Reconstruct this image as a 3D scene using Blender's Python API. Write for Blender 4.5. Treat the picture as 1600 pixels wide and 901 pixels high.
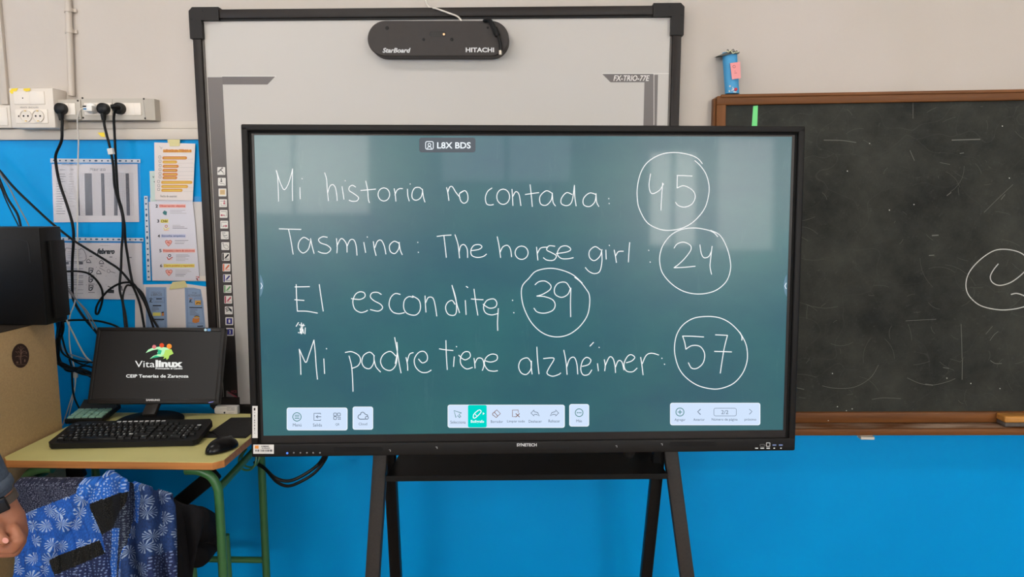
import bpy, bmesh, math, random
from mathutils import Vector, Matrix, Euler
random.seed(7)
for _o in list(bpy.data.objects): bpy.data.objects.remove(_o)
SC = bpy.context.scene
COL = SC.collection

# ------------------------------------------------------------------ camera
FPX, CXP, CYP = 1100.0, 800.0, 450.5
PITCH = math.atan2(450.5 - 314.0, FPX)
YAW = math.atan2(35.0, FPX)
CAM = Vector((0.0, 0.0, 1.45))
cam_data = bpy.data.cameras.new('camera'); cam = bpy.data.objects.new('camera', cam_data); COL.objects.link(cam)
cam_data.sensor_width = 36.0; cam_data.lens = FPX * 36.0 / 1600.0; cam_data.clip_start = 0.02
cam.location = CAM
cam.rotation_euler = Euler((math.pi / 2 - PITCH, 0.0, YAW), 'XYZ')
SC.camera = cam

# ------------------------------------------------------------------ world, exposure
SC.view_settings.view_transform = 'Standard'; SC.view_settings.look = 'None'
SC.view_settings.gamma = 1.0; SC.view_settings.use_curve_mapping = False
SC.view_settings.exposure = 0.09
world = bpy.data.worlds.new('world'); SC.world = world; world.use_nodes = True
world.node_tree.nodes['Background'].inputs[0].default_value = (0.75, 0.86, 1.0, 1)
world.node_tree.nodes['Background'].inputs[1].default_value = 0.6
SKY_LEFT = 2.0       # daylight through the far side windows
SKY_NEAR = 6.8      # daylight through the side window nearest the boards
SKY_BACK = 11.0       # daylight through the windows behind the camera
SKY_RIGHT = 4.0
LAMP = 14.0           # fluorescent ceiling lamps

# ------------------------------------------------------------------ materials
def lin(c):
    return tuple(((v / 255.0) / 12.92 if v / 255.0 <= 0.04045 else ((v / 255.0 + 0.055) / 1.055) ** 2.4) for v in c)
MATS = {}
def mat(name, rgb=(128, 128, 128), rough=0.5, metal=0.0, vary=0.0, scale=12.0, bump=0.0, bscale=None, spec=0.5, coat=0.0, emit=0.0):
    if name in MATS: return MATS[name]
    if max(rgb) < 64 and spec == 0.5: spec = 0.22
    m = bpy.data.materials.new(name); m.use_nodes = True; MATS[name] = m
    nt = m.node_tree; b = nt.nodes['Principled BSDF']; c = lin(rgb)
    b.inputs['Base Color'].default_value = (*c, 1); b.inputs['Roughness'].default_value = rough
    b.inputs['Metallic'].default_value = metal; b.inputs['Specular IOR Level'].default_value = spec
    b.inputs['Coat Weight'].default_value = coat
    if emit:
        b.inputs['Emission Color'].default_value = (*c, 1); b.inputs['Emission Strength'].default_value = emit
    if vary or bump:
        tc = nt.nodes.new('ShaderNodeTexCoord'); n = nt.nodes.new('ShaderNodeTexNoise')
        n.inputs['Scale'].default_value = scale; n.inputs['Detail'].default_value = 5
        nt.links.new(tc.outputs['Object'], n.inputs['Vector'])
        if vary:
            mr = nt.nodes.new('ShaderNodeMapRange')
            mr.inputs[1].default_value = 0.25; mr.inputs[2].default_value = 0.75
            mr.inputs[3].default_value = 1 - vary; mr.inputs[4].default_value = 1 + vary
            mx = nt.nodes.new('ShaderNodeVectorMath'); mx.operation = 'SCALE'
            mx.inputs[0].default_value = c
            nt.links.new(n.outputs['Fac'], mr.inputs[0]); nt.links.new(mr.outputs[0], mx.inputs['Scale'])
            nt.links.new(mx.outputs[0], b.inputs['Base Color'])
        if bump:
            n2 = n
            if bscale:
                n2 = nt.nodes.new('ShaderNodeTexNoise'); n2.inputs['Scale'].default_value = bscale; n2.inputs['Detail'].default_value = 4
                nt.links.new(tc.outputs['Object'], n2.inputs['Vector'])
            bp = nt.nodes.new('ShaderNodeBump'); bp.inputs['Strength'].default_value = bump; bp.inputs['Distance'].default_value = 0.004
            nt.links.new(n2.outputs['Fac'], bp.inputs['Height']); nt.links.new(bp.outputs[0], b.inputs['Normal'])
    return m

def emit_mat(name, rgb, strength):
    """something that gives off light: lit window, screen pixels, lamp"""
    if name in MATS: return MATS[name]
    m = mat(name, rgb, 0.4, emit=strength)
    m.node_tree.nodes['Principled BSDF'].inputs['Base Color'].default_value = (0, 0, 0, 1)
    m.node_tree.nodes['Principled BSDF'].inputs['Specular IOR Level'].default_value = 0.0
    return m

# ------------------------------------------------------------------ geometry helpers (everything is given in world metres)
def ray(px, py):
    cp, sp = math.cos(PITCH), math.sin(PITCH)
    fw = Vector((-math.sin(YAW) * cp, math.cos(YAW) * cp, -sp)); r = Vector((math.cos(YAW), math.sin(YAW), 0)); u = r.cross(fw)
    return fw + r * ((px - CXP) / FPX) - u * ((py - CYP) / FPX)
def onY(px, py, y):
    d = ray(px, py); return CAM + d * ((y - CAM.y) / d.y)
def onZ(px, py, z):
    d = ray(px, py); return CAM + d * ((z - CAM.z) / d.z)
def onX(px, py, x):
    d = ray(px, py); return CAM + d * ((x - CAM.x) / d.x)
def surfY(y): return lambda px, py: onY(px, py, y)
def surfZ(z): return lambda px, py: onZ(px, py, z)
def surfX(x): return lambda px, py: onX(px, py, x)
def plane_surf(o, n, e=0.0):
    o = Vector(o) + Vector(n) * e; n = Vector(n)
    def f(px, py):
        d = ray(px, py); return CAM + d * ((o - CAM).dot(n) / d.dot(n))
    return f

def spline(pts, k=6, closed=False):
    pts = [Vector(p) for p in pts]
    if len(pts) < 3 and not closed: return pts
    out = []; n = len(pts)
    for i in range(n if closed else n - 1):
        g = (lambda j: pts[j % n]) if closed else (lambda j: pts[max(0, min(n - 1, j))])
        p0, p1, p2, p3 = g(i - 1), g(i), g(i + 1), g(i + 2)
        for s in range(k):
            t = s / k
            out.append(0.5 * ((2 * p1) + (p2 - p0) * t + (2 * p0 - 5 * p1 + 4 * p2 - p3) * t * t + (3 * p1 - p0 - 3 * p2 + p3) * t ** 3))
    if not closed: out.append(pts[-1])
    return out

_TXT = {}
def text_geo(s, shear=0.0, bold=0.0):
    key = (s, shear, bold)
    if key in _TXT: return _TXT[key]
    cu = bpy.data.curves.new('t', 'FONT'); cu.body = s; cu.shear = shear; cu.offset = bold; cu.resolution_u = 3
    ob = bpy.data.objects.new('t', cu); COL.objects.link(ob)
    dg = bpy.context.evaluated_depsgraph_get(); ev = ob.evaluated_get(dg); me = ev.to_mesh()
    vs = [v.co.copy() for v in me.vertices]; fs = [tuple(p.vertices) for p in me.polygons]
    ev.to_mesh_clear(); bpy.data.objects.remove(ob); bpy.data.curves.remove(cu)
    x0 = min(v.x for v in vs); x1 = max(v.x for v in vs); y0 = min(v.y for v in vs); y1 = max(v.y for v in vs)
    g = ([((v.x - x0) / (x1 - x0), (v.y - y0) / (y1 - y0)) for v in vs], fs, (x1 - x0) / (y1 - y0)); _TXT[key] = g
    return g

ROOTM = {}
class MB:
    def __init__(s): s.v = []; s.f = []; s.m = []; s.uv = None
    def add(s, vs, fs, m=0):
        k = len(s.v); s.v += [Vector(v) for v in vs]; s.f += [tuple(i + k for i in f) for f in fs]; s.m += [m] * len(fs); return s
    def box(s, c, size, m=0, bev=0.0, R=None, seg=2):
        bm = bmesh.new(); bmesh.ops.create_cube(bm, size=1.0)
        bmesh.ops.scale(bm, vec=Vector(size), verts=bm.verts)
        if bev: bmesh.ops.bevel(bm, geom=bm.edges[:], offset=bev, segments=seg, profile=0.5, affect='EDGES')
        if R is not None: bmesh.ops.transform(bm, matrix=R.to_4x4(), verts=bm.verts)
        bmesh.ops.translate(bm, vec=Vector(c), verts=bm.verts)
        return s.bm(bm, m)
    def span(s, a, b, m=0, bev=0.0, seg=2):
        a = Vector(a); b = Vector(b)
        return s.box((a + b) / 2, [abs(b[i] - a[i]) for i in range(3)], m, bev, seg=seg)
    def bm(s, bm, m=0):
        bm.verts.index_update(); s.add([v.co.copy() for v in bm.verts], [[v.index for v in f.verts] for f in bm.faces], m); bm.free(); return s
    def tube(s, pts, r, m=0, n=8, closed=False):
        pts = [Vector(p) for p in pts]; N = len(pts); rs = r if isinstance(r, (list, tuple)) else [r] * N
        up = None; rings = []
        for i, p in enumerate(pts):
            a = pts[(i - 1) % N] if (closed or i) else p; b = pts[(i + 1) % N] if (closed or i < N - 1) else p
            t = (b - a); t = t.normalized() if t.length > 1e-9 else Vector((0, 0, 1))
            if up is None: up = t.orthogonal().normalized()
            up = (up - t * up.dot(t)); up = up.normalized() if up.length > 1e-6 else t.orthogonal().normalized()
            w = t.cross(up)
            rings.append([p + (up * math.cos(2 * math.pi * k / n) + w * math.sin(2 * math.pi * k / n)) * rs[i] for k in range(n)])
        fs = []
        for i in range(N if closed else N - 1):
            j = (i + 1) % N
            for k in range(n): fs.append((i * n + k, i * n + (k + 1) % n, j * n + (k + 1) % n, j * n + k))
        if not closed: fs += [tuple(range(n))[::-1], tuple((N - 1) * n + k for k in range(n))]
        return s.add([v for ring in rings for v in ring], fs, m)
    def bar(s, a, b, w, d, m=0, bev=0.0, side=(1, 0, 0)):
        """rectangular bar from a to b, w wide along side, d deep"""
        a = Vector(a); b = Vector(b); z = (b - a).normalized(); x = Vector(side); x = (x - z * x.dot(z)).normalized(); y = z.cross(x)
        R = Matrix((x, y, z)).transposed()
        return s.box((a + b) / 2, (w, d, (b - a).length), m, bev, R)
    def prism(s, front, back, m=0):
        n = len(front); k = list(range(n))
        return s.add(list(front) + list(back), [tuple(k), tuple(i + n for i in k[::-1])] + [(i, i + n, (i + 1) % n + n, (i + 1) % n) for i in k], m)
    def lathe(s, prof, c, axis=(0, 0, 1), m=0, n=24):
        z = Vector(axis).normalized(); x = z.orthogonal().normalized(); y = z.cross(x); c = Vector(c); vs = []
        for r, h in prof:
            for k in range(n): vs.append(c + z * h + (x * math.cos(2 * math.pi * k / n) + y * math.sin(2 * math.pi * k / n)) * r)
        fs = [(i * n + k, i * n + (k + 1) % n, (i + 1) * n + (k + 1) % n, (i + 1) * n + k) for i in range(len(prof) - 1) for k in range(n)]
        fs += [tuple(range(n))[::-1], tuple((len(prof) - 1) * n + k for k in range(n))]
        return s.add(vs, fs, m)
    # --- flat marks on a surface; S maps the photograph's (x, y) onto a real plane
    def poly(s, P, S, m=0): return s.add([S(*p) for p in P], [tuple(range(len(P)))], m)
    def rect(s, x0, y0, x1, y1, S, m=0): return s.poly([(x0, y1), (x1, y1), (x1, y0), (x0, y0)], S, m)
    def rrect(s, x0, y0, x1, y1, r, S, m=0): return s.poly(rr(x0, y0, x1, y1, r), S, m)
    def disc(s, x, y, r, S, m=0, ry=None, n=18):
        ry = ry or r; return s.poly([(x + r * math.cos(-2 * math.pi * k / n), y + ry * math.sin(-2 * math.pi * k / n)) for k in range(n)], S, m)
    def stroke(s, P, w, S, m=0, closed=False, smooth=True):
        Q = [Vector((p[0], p[1])) for p in P]
        if smooth and len(Q) > 2: Q = spline([(p.x, p.y, 0) for p in Q], 6, closed); Q = [Vector((p.x, p.y)) for p in Q]
        Q2 = [Q[0]]
        for q in Q[1:]:
            if (q - Q2[-1]).length > 0.05: Q2.append(q)
        Q = Q2; N = len(Q)
        if N < 2: return s
        vs = []
        for i in range(N):
            a = Q[(i - 1) % N] if (closed or i) else Q[i]; b = Q[(i + 1) % N] if (closed or i < N - 1) else Q[i]
            t = b - a; t = t.normalized() if t.length > 1e-6 else Vector((1, 0)); nn = Vector((-t.y, t.x)) * (w / 2)
            ext = Vector((0, 0))
            if not closed and i == 0: ext = -t * w * .3
            if not closed and i == N - 1: ext = t * w * .3
            vs += [S(*(Q[i] + nn + ext)), S(*(Q[i] - nn + ext))]
        fs = [(2 * i, 2 * i + 1, 2 * ((i + 1) % N) + 1, 2 * ((i + 1) % N)) for i in range(N if closed else N - 1)]
        return s.add(vs, fs, m)
    def ring(s, x, y, r, w, S, m=0, ry=None, n=28):
        ry = ry or r; return s.stroke([(x + r * math.cos(2 * math.pi * k / n), y + ry * math.sin(2 * math.pi * k / n)) for k in range(n)], w, S, m, True, False)
    def text(s, st, x0, y0, x1, y1, S, m=0, shear=0.0, bold=0.0):
        vs, fs, asp = text_geo(st, shear, bold)
        bl, br, tl, tr = S(x0, y1), S(x1, y1), S(x0, y0), S(x1, y0)
        return s.add([(bl * (1 - u) + br * u) * (1 - v) + (tl * (1 - u) + tr * u) * v for u, v in vs], fs, m)
    def build(s, name, mats, parent=None, smooth=0.6, root_at=None):
        me = bpy.data.meshes.new(name); mats = mats if isinstance(mats, (list, tuple)) else [mats]
        if parent is not None: M = ROOTM[parent.name]
        elif root_at is not None: M = Matrix.Translation(Vector(root_at))
        else: M = Matrix.Identity(4)
        Mi = M.inverted()
        me.from_pydata([Mi @ v for v in s.v], [], s.f)
        for mm in mats: me.materials.append(mm)
        me.polygons.foreach_set('material_index', s.m)
        if smooth: me.shade_smooth(); me.set_sharp_from_angle(angle=smooth)
        else: me.shade_flat()
        o = bpy.data.objects.new(name, me); COL.objects.link(o)
        if parent is not None: o.parent = parent
        else: o.matrix_world = M
        ROOTM[o.name] = M
        return o
def rr(x0, y0, x1, y1, r, k=5):
    P = []
    for cx, cy, a0 in ((x1 - r, y1 - r, 90), (x1 - r, y0 + r, 0), (x0 + r, y0 + r, -90), (x0 + r, y1 - r, -180)):
        for i in range(k + 1):
            a = math.radians(a0 - 90 * i / k); P.append((cx + r * math.cos(a), cy + r * math.sin(a)))
    return P
def thing(name, label, cat, loc=(0, 0, 0), rot=(0, 0, 0), group=None):
    o = bpy.data.objects.new(name, None); COL.objects.link(o); o.empty_display_size = 0.05
    o.location = loc; o.rotation_euler = rot
    ROOTM[o.name] = Matrix.Translation(Vector(loc)) @ Euler(rot, 'XYZ').to_matrix().to_4x4()
    return tag(o, label, cat, group)
def tag(o, label=None, cat=None, group=None, kind=None):
    if label: o['label'] = label
    if cat: o['category'] = cat
    if group: o['group'] = group
    if kind: o['kind'] = kind
    return o
def struct(o, label=None): o['kind'] = 'structure'; return o
# ------------------------------------------------------------------ the room
YW = 2.42                                       # the wall everything hangs on
XL, XR, YB, ZC = -3.3, 4.6, -6.0, 3.1
def wall_material():
    m = mat('painted_wall', (226, 216, 206), 0.55)
    nt = m.node_tree; b = nt.nodes['Principled BSDF']
    tc = nt.nodes.new('ShaderNodeTexCoord'); sep = nt.nodes.new('ShaderNodeSeparateXYZ'); nt.links.new(tc.outputs['Object'], sep.inputs[0])
    gt = nt.nodes.new('ShaderNodeMath'); gt.operation = 'GREATER_THAN'; gt.inputs[1].default_value = 1.662
    nt.links.new(sep.outputs['Z'], gt.inputs[0])
    n = nt.nodes.new('ShaderNodeTexNoise'); n.inputs['Scale'].default_value = 2.3; n.inputs['Detail'].default_value = 6
    nt.links.new(tc.outputs['Object'], n.inputs['Vector'])
    r1 = nt.nodes.new('ShaderNodeValToRGB'); r2 = nt.nodes.new('ShaderNodeValToRGB')
    r1.color_ramp.elements[0].position = 0.3; r1.color_ramp.elements[1].position = 0.7
    r2.color_ramp.elements[0].position = 0.3; r2.color_ramp.elements[1].position = 0.7
    r1.color_ramp.elements[0].color = (*lin((0, 152, 224)), 1); r1.color_ramp.elements[1].color = (*lin((0, 160, 231)), 1)
    r2.color_ramp.elements[0].color = (*lin((197, 188, 178)), 1); r2.color_ramp.elements[1].color = (*lin((203, 194, 186)), 1)
    nt.links.new(n.outputs['Fac'], r1.inputs[0]); nt.links.new(n.outputs['Fac'], r2.inputs[0])
    mx = nt.nodes.new('ShaderNodeMix'); mx.data_type = 'RGBA'
    nt.links.new(gt.outputs[0], mx.inputs[0]); nt.links.new(r1.outputs[0], mx.inputs[6]); nt.links.new(r2.outputs[0], mx.inputs[7])
    nt.links.new(mx.outputs[2], b.inputs['Base Color'])
    mr = nt.nodes.new('ShaderNodeMapRange'); mr.inputs[3].default_value = 0.38; mr.inputs[4].default_value = 0.75
    b.inputs['Specular IOR Level'].default_value = 0.14
    nt.links.new(gt.outputs[0], mr.inputs[0]); nt.links.new(mr.outputs[0], b.inputs['Roughness'])
    n2 = nt.nodes.new('ShaderNodeTexNoise'); n2.inputs['Scale'].default_value = 9; n2.inputs['Detail'].default_value = 5
    nt.links.new(tc.outputs['Object'], n2.inputs['Vector'])
    bp = nt.nodes.new('ShaderNodeBump'); bp.inputs['Strength'].default_value = 0.25; bp.inputs['Distance'].default_value = 0.01
    nt.links.new(n2.outputs['Fac'], bp.inputs['Height']); nt.links.new(bp.outputs[0], b.inputs['Normal'])
    return m
WALL = wall_material()
def floor_material():
    m = mat('terrazzo_floor', (150, 128, 108), 0.35); nt = m.node_tree; b = nt.nodes['Principled BSDF']
    tc = nt.nodes.new('ShaderNodeTexCoord'); br = nt.nodes.new('ShaderNodeTexBrick'); br.offset = 0.0
    br.inputs['Scale'].default_value = 2.5; br.inputs['Brick Width'].default_value = 1.0; br.inputs['Row Height'].default_value = 1.0
    br.inputs['Mortar Size'].default_value = 0.008; br.inputs['Color1'].default_value = (*lin((160, 138, 118)), 1)
    br.inputs['Color2'].default_value = (*lin((148, 126, 106)), 1); br.inputs['Mortar'].default_value = (*lin((90, 80, 70)), 1)
    nt.links.new(tc.outputs['Object'], br.inputs['Vector']); nt.links.new(br.outputs['Color'], b.inputs['Base Color'])
    return m
T = 0.12
struct(MB().span((XL - T, YB - T, -T), (XR + T, YW + T, 0)).build('floor', floor_material()))
struct(MB().span((XL - T, YB - T, ZC), (XR + T, YW + T, ZC + T)).build('ceiling', mat('ceiling_paint', (232, 228, 220), 0.8)))
struct(MB().span((XL - T, YW, 0), (XR + T, YW + T, ZC)).build('wall_front', WALL))
struct(MB().span((XL - T, YB - T, 0), (XR + T, YB, ZC)).build('wall_back', WALL))
struct(MB().span((XL - T, YB, 0), (XL, YW, ZC)).build('wall_left', WALL))
struct(MB().span((XR, YB, 0), (XR + T, YW, ZC)).build('wall_right', WALL))
WHITEWOOD = mat('white_painted_wood', (206, 196, 184), 0.5, vary=0.02, scale=6)
z0, z1 = 1.658, 1.694
tb = MB(); tb.span((XL, YW - 0.014, z0), (0.47, YW, z1), 0, 0.002); tb.span((XL, YW - 0.004, z1 + 0.002), (0.47, YW, z1 + 0.026), 0, 0.001)
struct(tb.build('trim_1', WHITEWOOD))
BASEB = mat('dark_baseboard', (92, 78, 66), 0.4)
struct(MB().span((XL, YB, 0), (XL + 0.015, YW, 0.09), 0, 0.003).build('baseboard_left', BASEB))

# windows: frames with lit panes (overcast daylight behind frosted glass)
FRAMEW = mat('window_frame_white', (225, 222, 215), 0.4)
def window(k, origin, along, w, h, panes, strength, rgb):
    """origin = lower corner on the wall, along = unit vector along the wall; inward normal = up x along"""
    o = Vector(origin); a = Vector(along); up = Vector((0, 0, 1)); n = up.cross(a) * -1
    if (Vector((0.5, -2, 1.5)) - o).dot(n) < 0: n = -n
    def P(u, v, d): return o + a * u + up * v + n * d
    fr = MB(); fw = 0.06
    def slab(u0, v0, u1, v1, d0, d1, mb):
        vs = [P(u, v, d) for d in (d0, d1) for u, v in ((u0, v0), (u1, v0), (u1, v1), (u0, v1))]
        mb.add(vs, [(0, 1, 2, 3), (7, 6, 5, 4), (0, 4, 5, 1), (1, 5, 6, 2), (2, 6, 7, 3), (3, 7, 4, 0)])
    slab(0, 0, w, fw, 0, 0.05, fr); slab(0, h - fw, w, h, 0, 0.05, fr)
    for i in range(panes + 1):
        u = i * (w - fw) / panes; slab(u, fw, u + fw, h - fw, 0, 0.05, fr)
    fr.name = 'window'
    fo = fr.build('window_%d' % k, FRAMEW); struct(fo)
    pn = MB(); slab(fw * .5, fw * .5, w - fw * .5, h - fw * .5, 0.004, 0.012, pn)
    pn.build('window_pane', emit_mat('daylight_pane_%d' % k, rgb, strength), fo)
DAY = (246, 248, 255)
for k, y in enumerate((-4.9, -2.7, -0.45)):
    window(k + 1, (XL, y, 1.05 if k < 2 else 1.35), (0, 1, 0), 1.7 if k < 2 else 1.05, 1.75 if k < 2 else 1.45, 3 if k < 2 else 2, SKY_NEAR if k == 2 else SKY_LEFT, DAY)
WARM = (255, 250, 240)
window(4, (2.62, YB, 1.42), (1, 0, 0), 0.78, 1.42, 2, SKY_BACK * 2.6, WARM)
window(5, (-3.27, YB, 1.85), (1, 0, 0), 2.1, 1.2, 2, SKY_BACK * 1.75, WARM)
window(7, (-0.3, YB, 2.3), (1, 0, 0), 1.9, .75, 2, SKY_BACK * .7, DAY)
window(8, (3.6, YB, 1.35), (1, 0, 0), 0.95, 1.7, 1, SKY_BACK * 1.45, WARM)
window(6, (XR, -4.2, 1.1), (0, 1, 0), 1.6, 1.7, 3, SKY_RIGHT, WARM)

for lab, x, y in (('white ceiling lamp above the desk', -1.3, 0.75), ('white ceiling lamp above the chalkboard side', 1.7, 0.75), ('white ceiling lamp at the back left of the room', -1.3, -2.6), ('white ceiling lamp at the back right of the room', 1.7, -2.6)):
    lp = thing('ceiling_lamp', lab, 'lamp', (x, y, ZC))
    mb = MB(); mb.span((x - .65, y - .16, ZC - .03), (x + .65, y + .16, ZC), 0, .006); mb.span((x - .65, y - .16, ZC - .075), (x - .63, y + .16, ZC - .03)); mb.span((x + .63, y - .16, ZC - .075), (x + .65, y + .16, ZC - .03)); mb.build('housing', FRAMEW, lp)
    MB().span((x - .62, y - .14, ZC - .07), (x + .62, y + .14, ZC - .032), 0, .01).build('diffuser', emit_mat('lamp_diffuser', (255, 248, 240), LAMP), lp)
# ------------------------------------------------------------------ interactive display and its stand
SD = 0.867
DROT = Euler((-0.0403, -0.0002, 0.0653), 'XYZ')
DC = CAM + (Vector((-0.0243, 2.1798, 1.1845)) - CAM) * SD
DM = Matrix.Translation(DC) @ DROT.to_matrix().to_4x4()
DN = DROT.to_matrix() @ Vector((0, -1, 0))
def DS(e=0.0): return plane_surf(DC, DN, e)
def D(x, y, z): return DM @ Vector((x * SD, y * SD, z * SD))       # display axes: x right, y into the wall, z up
BEZEL = mat('matte_black_bezel', (24, 22, 21), 0.5, vary=0.06, scale=40)
BEZ2 = mat('satin_dark_inner_bezel', (40, 36, 35), 0.3)
BLK = mat('black_plastic', (22, 21, 21), 0.45)
SILV = mat('pale_print', (215, 215, 215), 0.5)
disp = thing('interactive_display', 'large black touchscreen showing four handwritten lines with circled numbers', 'display', DC, DROT)
def dbox(mb, x0, z0, x1, z1, y0, y1, m=0, bev=0.0):
    bm = bmesh.new(); bmesh.ops.create_cube(bm, size=1.0)
    bmesh.ops.scale(bm, vec=Vector(((x1 - x0) * SD, (y1 - y0) * SD, (z1 - z0) * SD)), verts=bm.verts)
    if bev: bmesh.ops.bevel(bm, geom=bm.edges[:], offset=bev, segments=3, profile=0.5, affect='EDGES')
    bmesh.ops.translate(bm, vec=Vector(((x0 + x1) / 2 * SD, (y0 + y1) / 2 * SD, (z0 + z1) / 2 * SD)), verts=bm.verts)
    bmesh.ops.transform(bm, matrix=DM, verts=bm.verts); mb.bm(bm, m)
L_, T_, R_, B_ = 0.8603, 0.4952, 0.8616, 0.5288
# outer frame: four rails with a step down to the glass, body behind
fr = MB(); f = 0.0205
dbox(fr, -L_, T_ - f, R_, T_, -0.012, 0.05, 0, 0.004)
dbox(fr, -L_, -B_, -L_ + f, T_ - 0.006, -0.012, 0.05, 0, 0.004)
dbox(fr, R_ - f, -B_, R_, T_ - 0.006, -0.012, 0.05, 0, 0.004)
fr.build('bezel', BEZEL, disp)
bb = MB(); dbox(bb, -L_ + 0.002, -B_, R_ - 0.002, -0.488, -0.0125, 0.05, 0, 0.003); bb.build('speaker_bar', BEZEL, disp)
back = MB(); dbox(back, -L_ + 0.004, -B_ + 0.004, R_ - 0.004, T_ - 0.004, 0.012, 0.085, 0, 0.012); back.build('rear_casing', BLK, disp)
gl = MB()
dbox(gl, -L_ + f, 0.464, R_ - f, T_ - f, -0.001, 0.02, 0); dbox(gl, -L_ + f, -0.488, R_ - f, -0.464, -0.001, 0.02, 0)
dbox(gl, -L_ + f, -0.464, -0.825, 0.464, -0.001, 0.02, 0); dbox(gl, 0.825, -0.464, R_ - f, 0.464, -0.001, 0.02, 0)
gl.build('glass_border', BEZ2, disp)
gp = MB()
g0 = L_ - f - 0.006
dbox(gp, -L_ + f, T_ - f - 0.006, R_ - f, T_ - f, -0.003, 0.0, 0); dbox(gp, -L_ + f, -0.488, -L_ + f + 0.007, T_ - f, -0.003, 0.0, 0)
dbox(gp, R_ - f - 0.007, -0.488, R_ - f, T_ - f, -0.003, 0.0, 0)
gp.build('seal_gap', mat('deep_black_gap', (6, 6, 6), 0.7), disp)

def screen_material():
    m = bpy.data.materials.new('lit_screen_board_green'); m.use_nodes = True; nt = m.node_tree; b = nt.nodes['Principled BSDF']
    b.inputs['Base Color'].default_value = (0.004, 0.006, 0.006, 1); b.inputs['Roughness'].default_value = 0.30
    b.inputs['Specular IOR Level'].default_value = 0.5
    b.inputs['Coat Weight'].default_value = SCREEN_COAT; b.inputs['Coat Roughness'].default_value = 0.05; b.inputs['Coat IOR'].default_value = 1.4
    tc = nt.nodes.new('ShaderNodeTexCoord')
    n = nt.nodes.new('ShaderNodeTexNoise'); n.inputs['Scale'].default_value = 2.6; n.inputs['Detail'].default_value = 6; n.inputs['Roughness'].default_value = 0.6
    mp = nt.nodes.new('ShaderNodeMapping'); mp.inputs['Scale'].default_value = (1, 1, 1.6)
    nt.links.new(tc.outputs['Object'], mp.inputs[0]); nt.links.new(mp.outputs[0], n.inputs['Vector'])
    r = nt.nodes.new('ShaderNodeValToRGB')
    r.color_ramp.elements[0].position = 0.32; r.color_ramp.elements[0].color = (*lin((16, 84, 102)), 1)
    r.color_ramp.elements[1].position = 0.72; r.color_ramp.elements[1].color = (*lin((34, 104, 108)), 1)
    nt.links.new(n.outputs['Fac'], r.inputs[0])
    # chalk dust smears of the displayed board picture
    n2 = nt.nodes.new('ShaderNodeTexNoise'); n2.inputs['Scale'].default_value = 7; n2.inputs['Detail'].default_value = 8; n2.inputs['Roughness'].default_value = 0.75
    mp2 = nt.nodes.new('ShaderNodeMapping'); mp2.inputs['Scale'].default_value = (3.0, 1, 0.6); mp2.inputs['Rotation'].default_value = (0, 0.5, 0)
    nt.links.new(tc.outputs['Object'], mp2.inputs[0]); nt.links.new(mp2.outputs[0], n2.inputs['Vector'])
    mr = nt.nodes.new('ShaderNodeMapRange'); mr.inputs[1].default_value = 0.58; mr.inputs[2].default_value = 0.85; mr.inputs[3].default_value = 0; mr.inputs[4].default_value = 0.22
    nt.links.new(n2.outputs['Fac'], mr.inputs[0])
    mx = nt.nodes.new('ShaderNodeMix'); mx.data_type = 'RGBA'; mx.inputs[7].default_value = (*lin((120, 160, 160)), 1)
    nt.links.new(mr.outputs[0], mx.inputs[0]); nt.links.new(r.outputs[0], mx.inputs[6])
    nt.links.new(mx.outputs[2], b.inputs['Emission Color']); b.inputs['Emission Strength'].default_value = SCREEN_EMIT
    return m
SCREEN_COAT = 0.2; SCREEN_EMIT = 0.85
sm = MB(); dbox(sm, -0.825, -0.464, 0.825, 0.464, 0.0, 0.02, 0)
screen = sm.build('screen', screen_material(), disp, smooth=0)

INK = emit_mat('lit_white_ink', (250, 252, 252), 0.95)
def sc(ox, oy, s, L): return [(ox + x / s, oy + y / s) for x, y in L]
A_ = lambda L: sc(420, 230, 4.2105, L)
B2 = lambda L: sc(800, 220, 3.4644, L)
C_ = lambda L: sc(420, 430, 4.2105, L)
D_ = lambda L: sc(800, 430, 3.5556, L)
def ell(cx, cy, rx, ry, a0=-90, n=14): return [(cx + rx * math.cos(math.radians(a0 - 360 * k / n)), cy + ry * math.sin(math.radians(a0 - 360 * k / n))) for k in range(n + 1)]
LINES = {}
LINES[0] = [A_(l) for l in ([(48,152),(58,190),(62,270),(65,355)], [(50,152),(75,230),(100,278),(125,250),(145,190),(157,142)],[(157,142),(155,250),(157,352)],
 [(205,265),(207,340)], [(218,205),(220,209)], [(368,168),(380,210),(385,280),(393,352)], [(388,300),(400,260),(420,245),(438,265),(447,310),(450,350)],
 [(482,258),(495,342)], [(502,218),(504,222)], [(572,262),(550,250),(530,262),(530,285),(560,305),(590,330),(580,352),(550,355),(528,348)],
 [(638,222),(650,280),(655,340),(662,364)], [(605,284),(650,280),(703,275)], ell(757,310,38,43), [(825,272),(832,310),(836,355)], [(830,315),(842,285),(860,272),(880,272)],
 [(912,275),(915,320),(924,353)], [(929,240),(931,243)], [(1005,275),(990,264),(960,268),(943,300),(945,335),(970,348),(1000,330),(1012,290)], [(1010,275),(1018,330),(1027,360)],
 [(1170,265),(1178,300),(1185,350)], [(1178,295),(1190,262),(1208,260),(1230,295),(1258,330)], [(1262,300),(1290,285),(1308,310),(1308,350),(1285,368),(1262,350),(1255,305),(1285,285)],
 [(1468,268),(1440,290),(1425,330),(1432,370),(1455,380),(1478,376)], ell(1542,325,42,50))]
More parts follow.
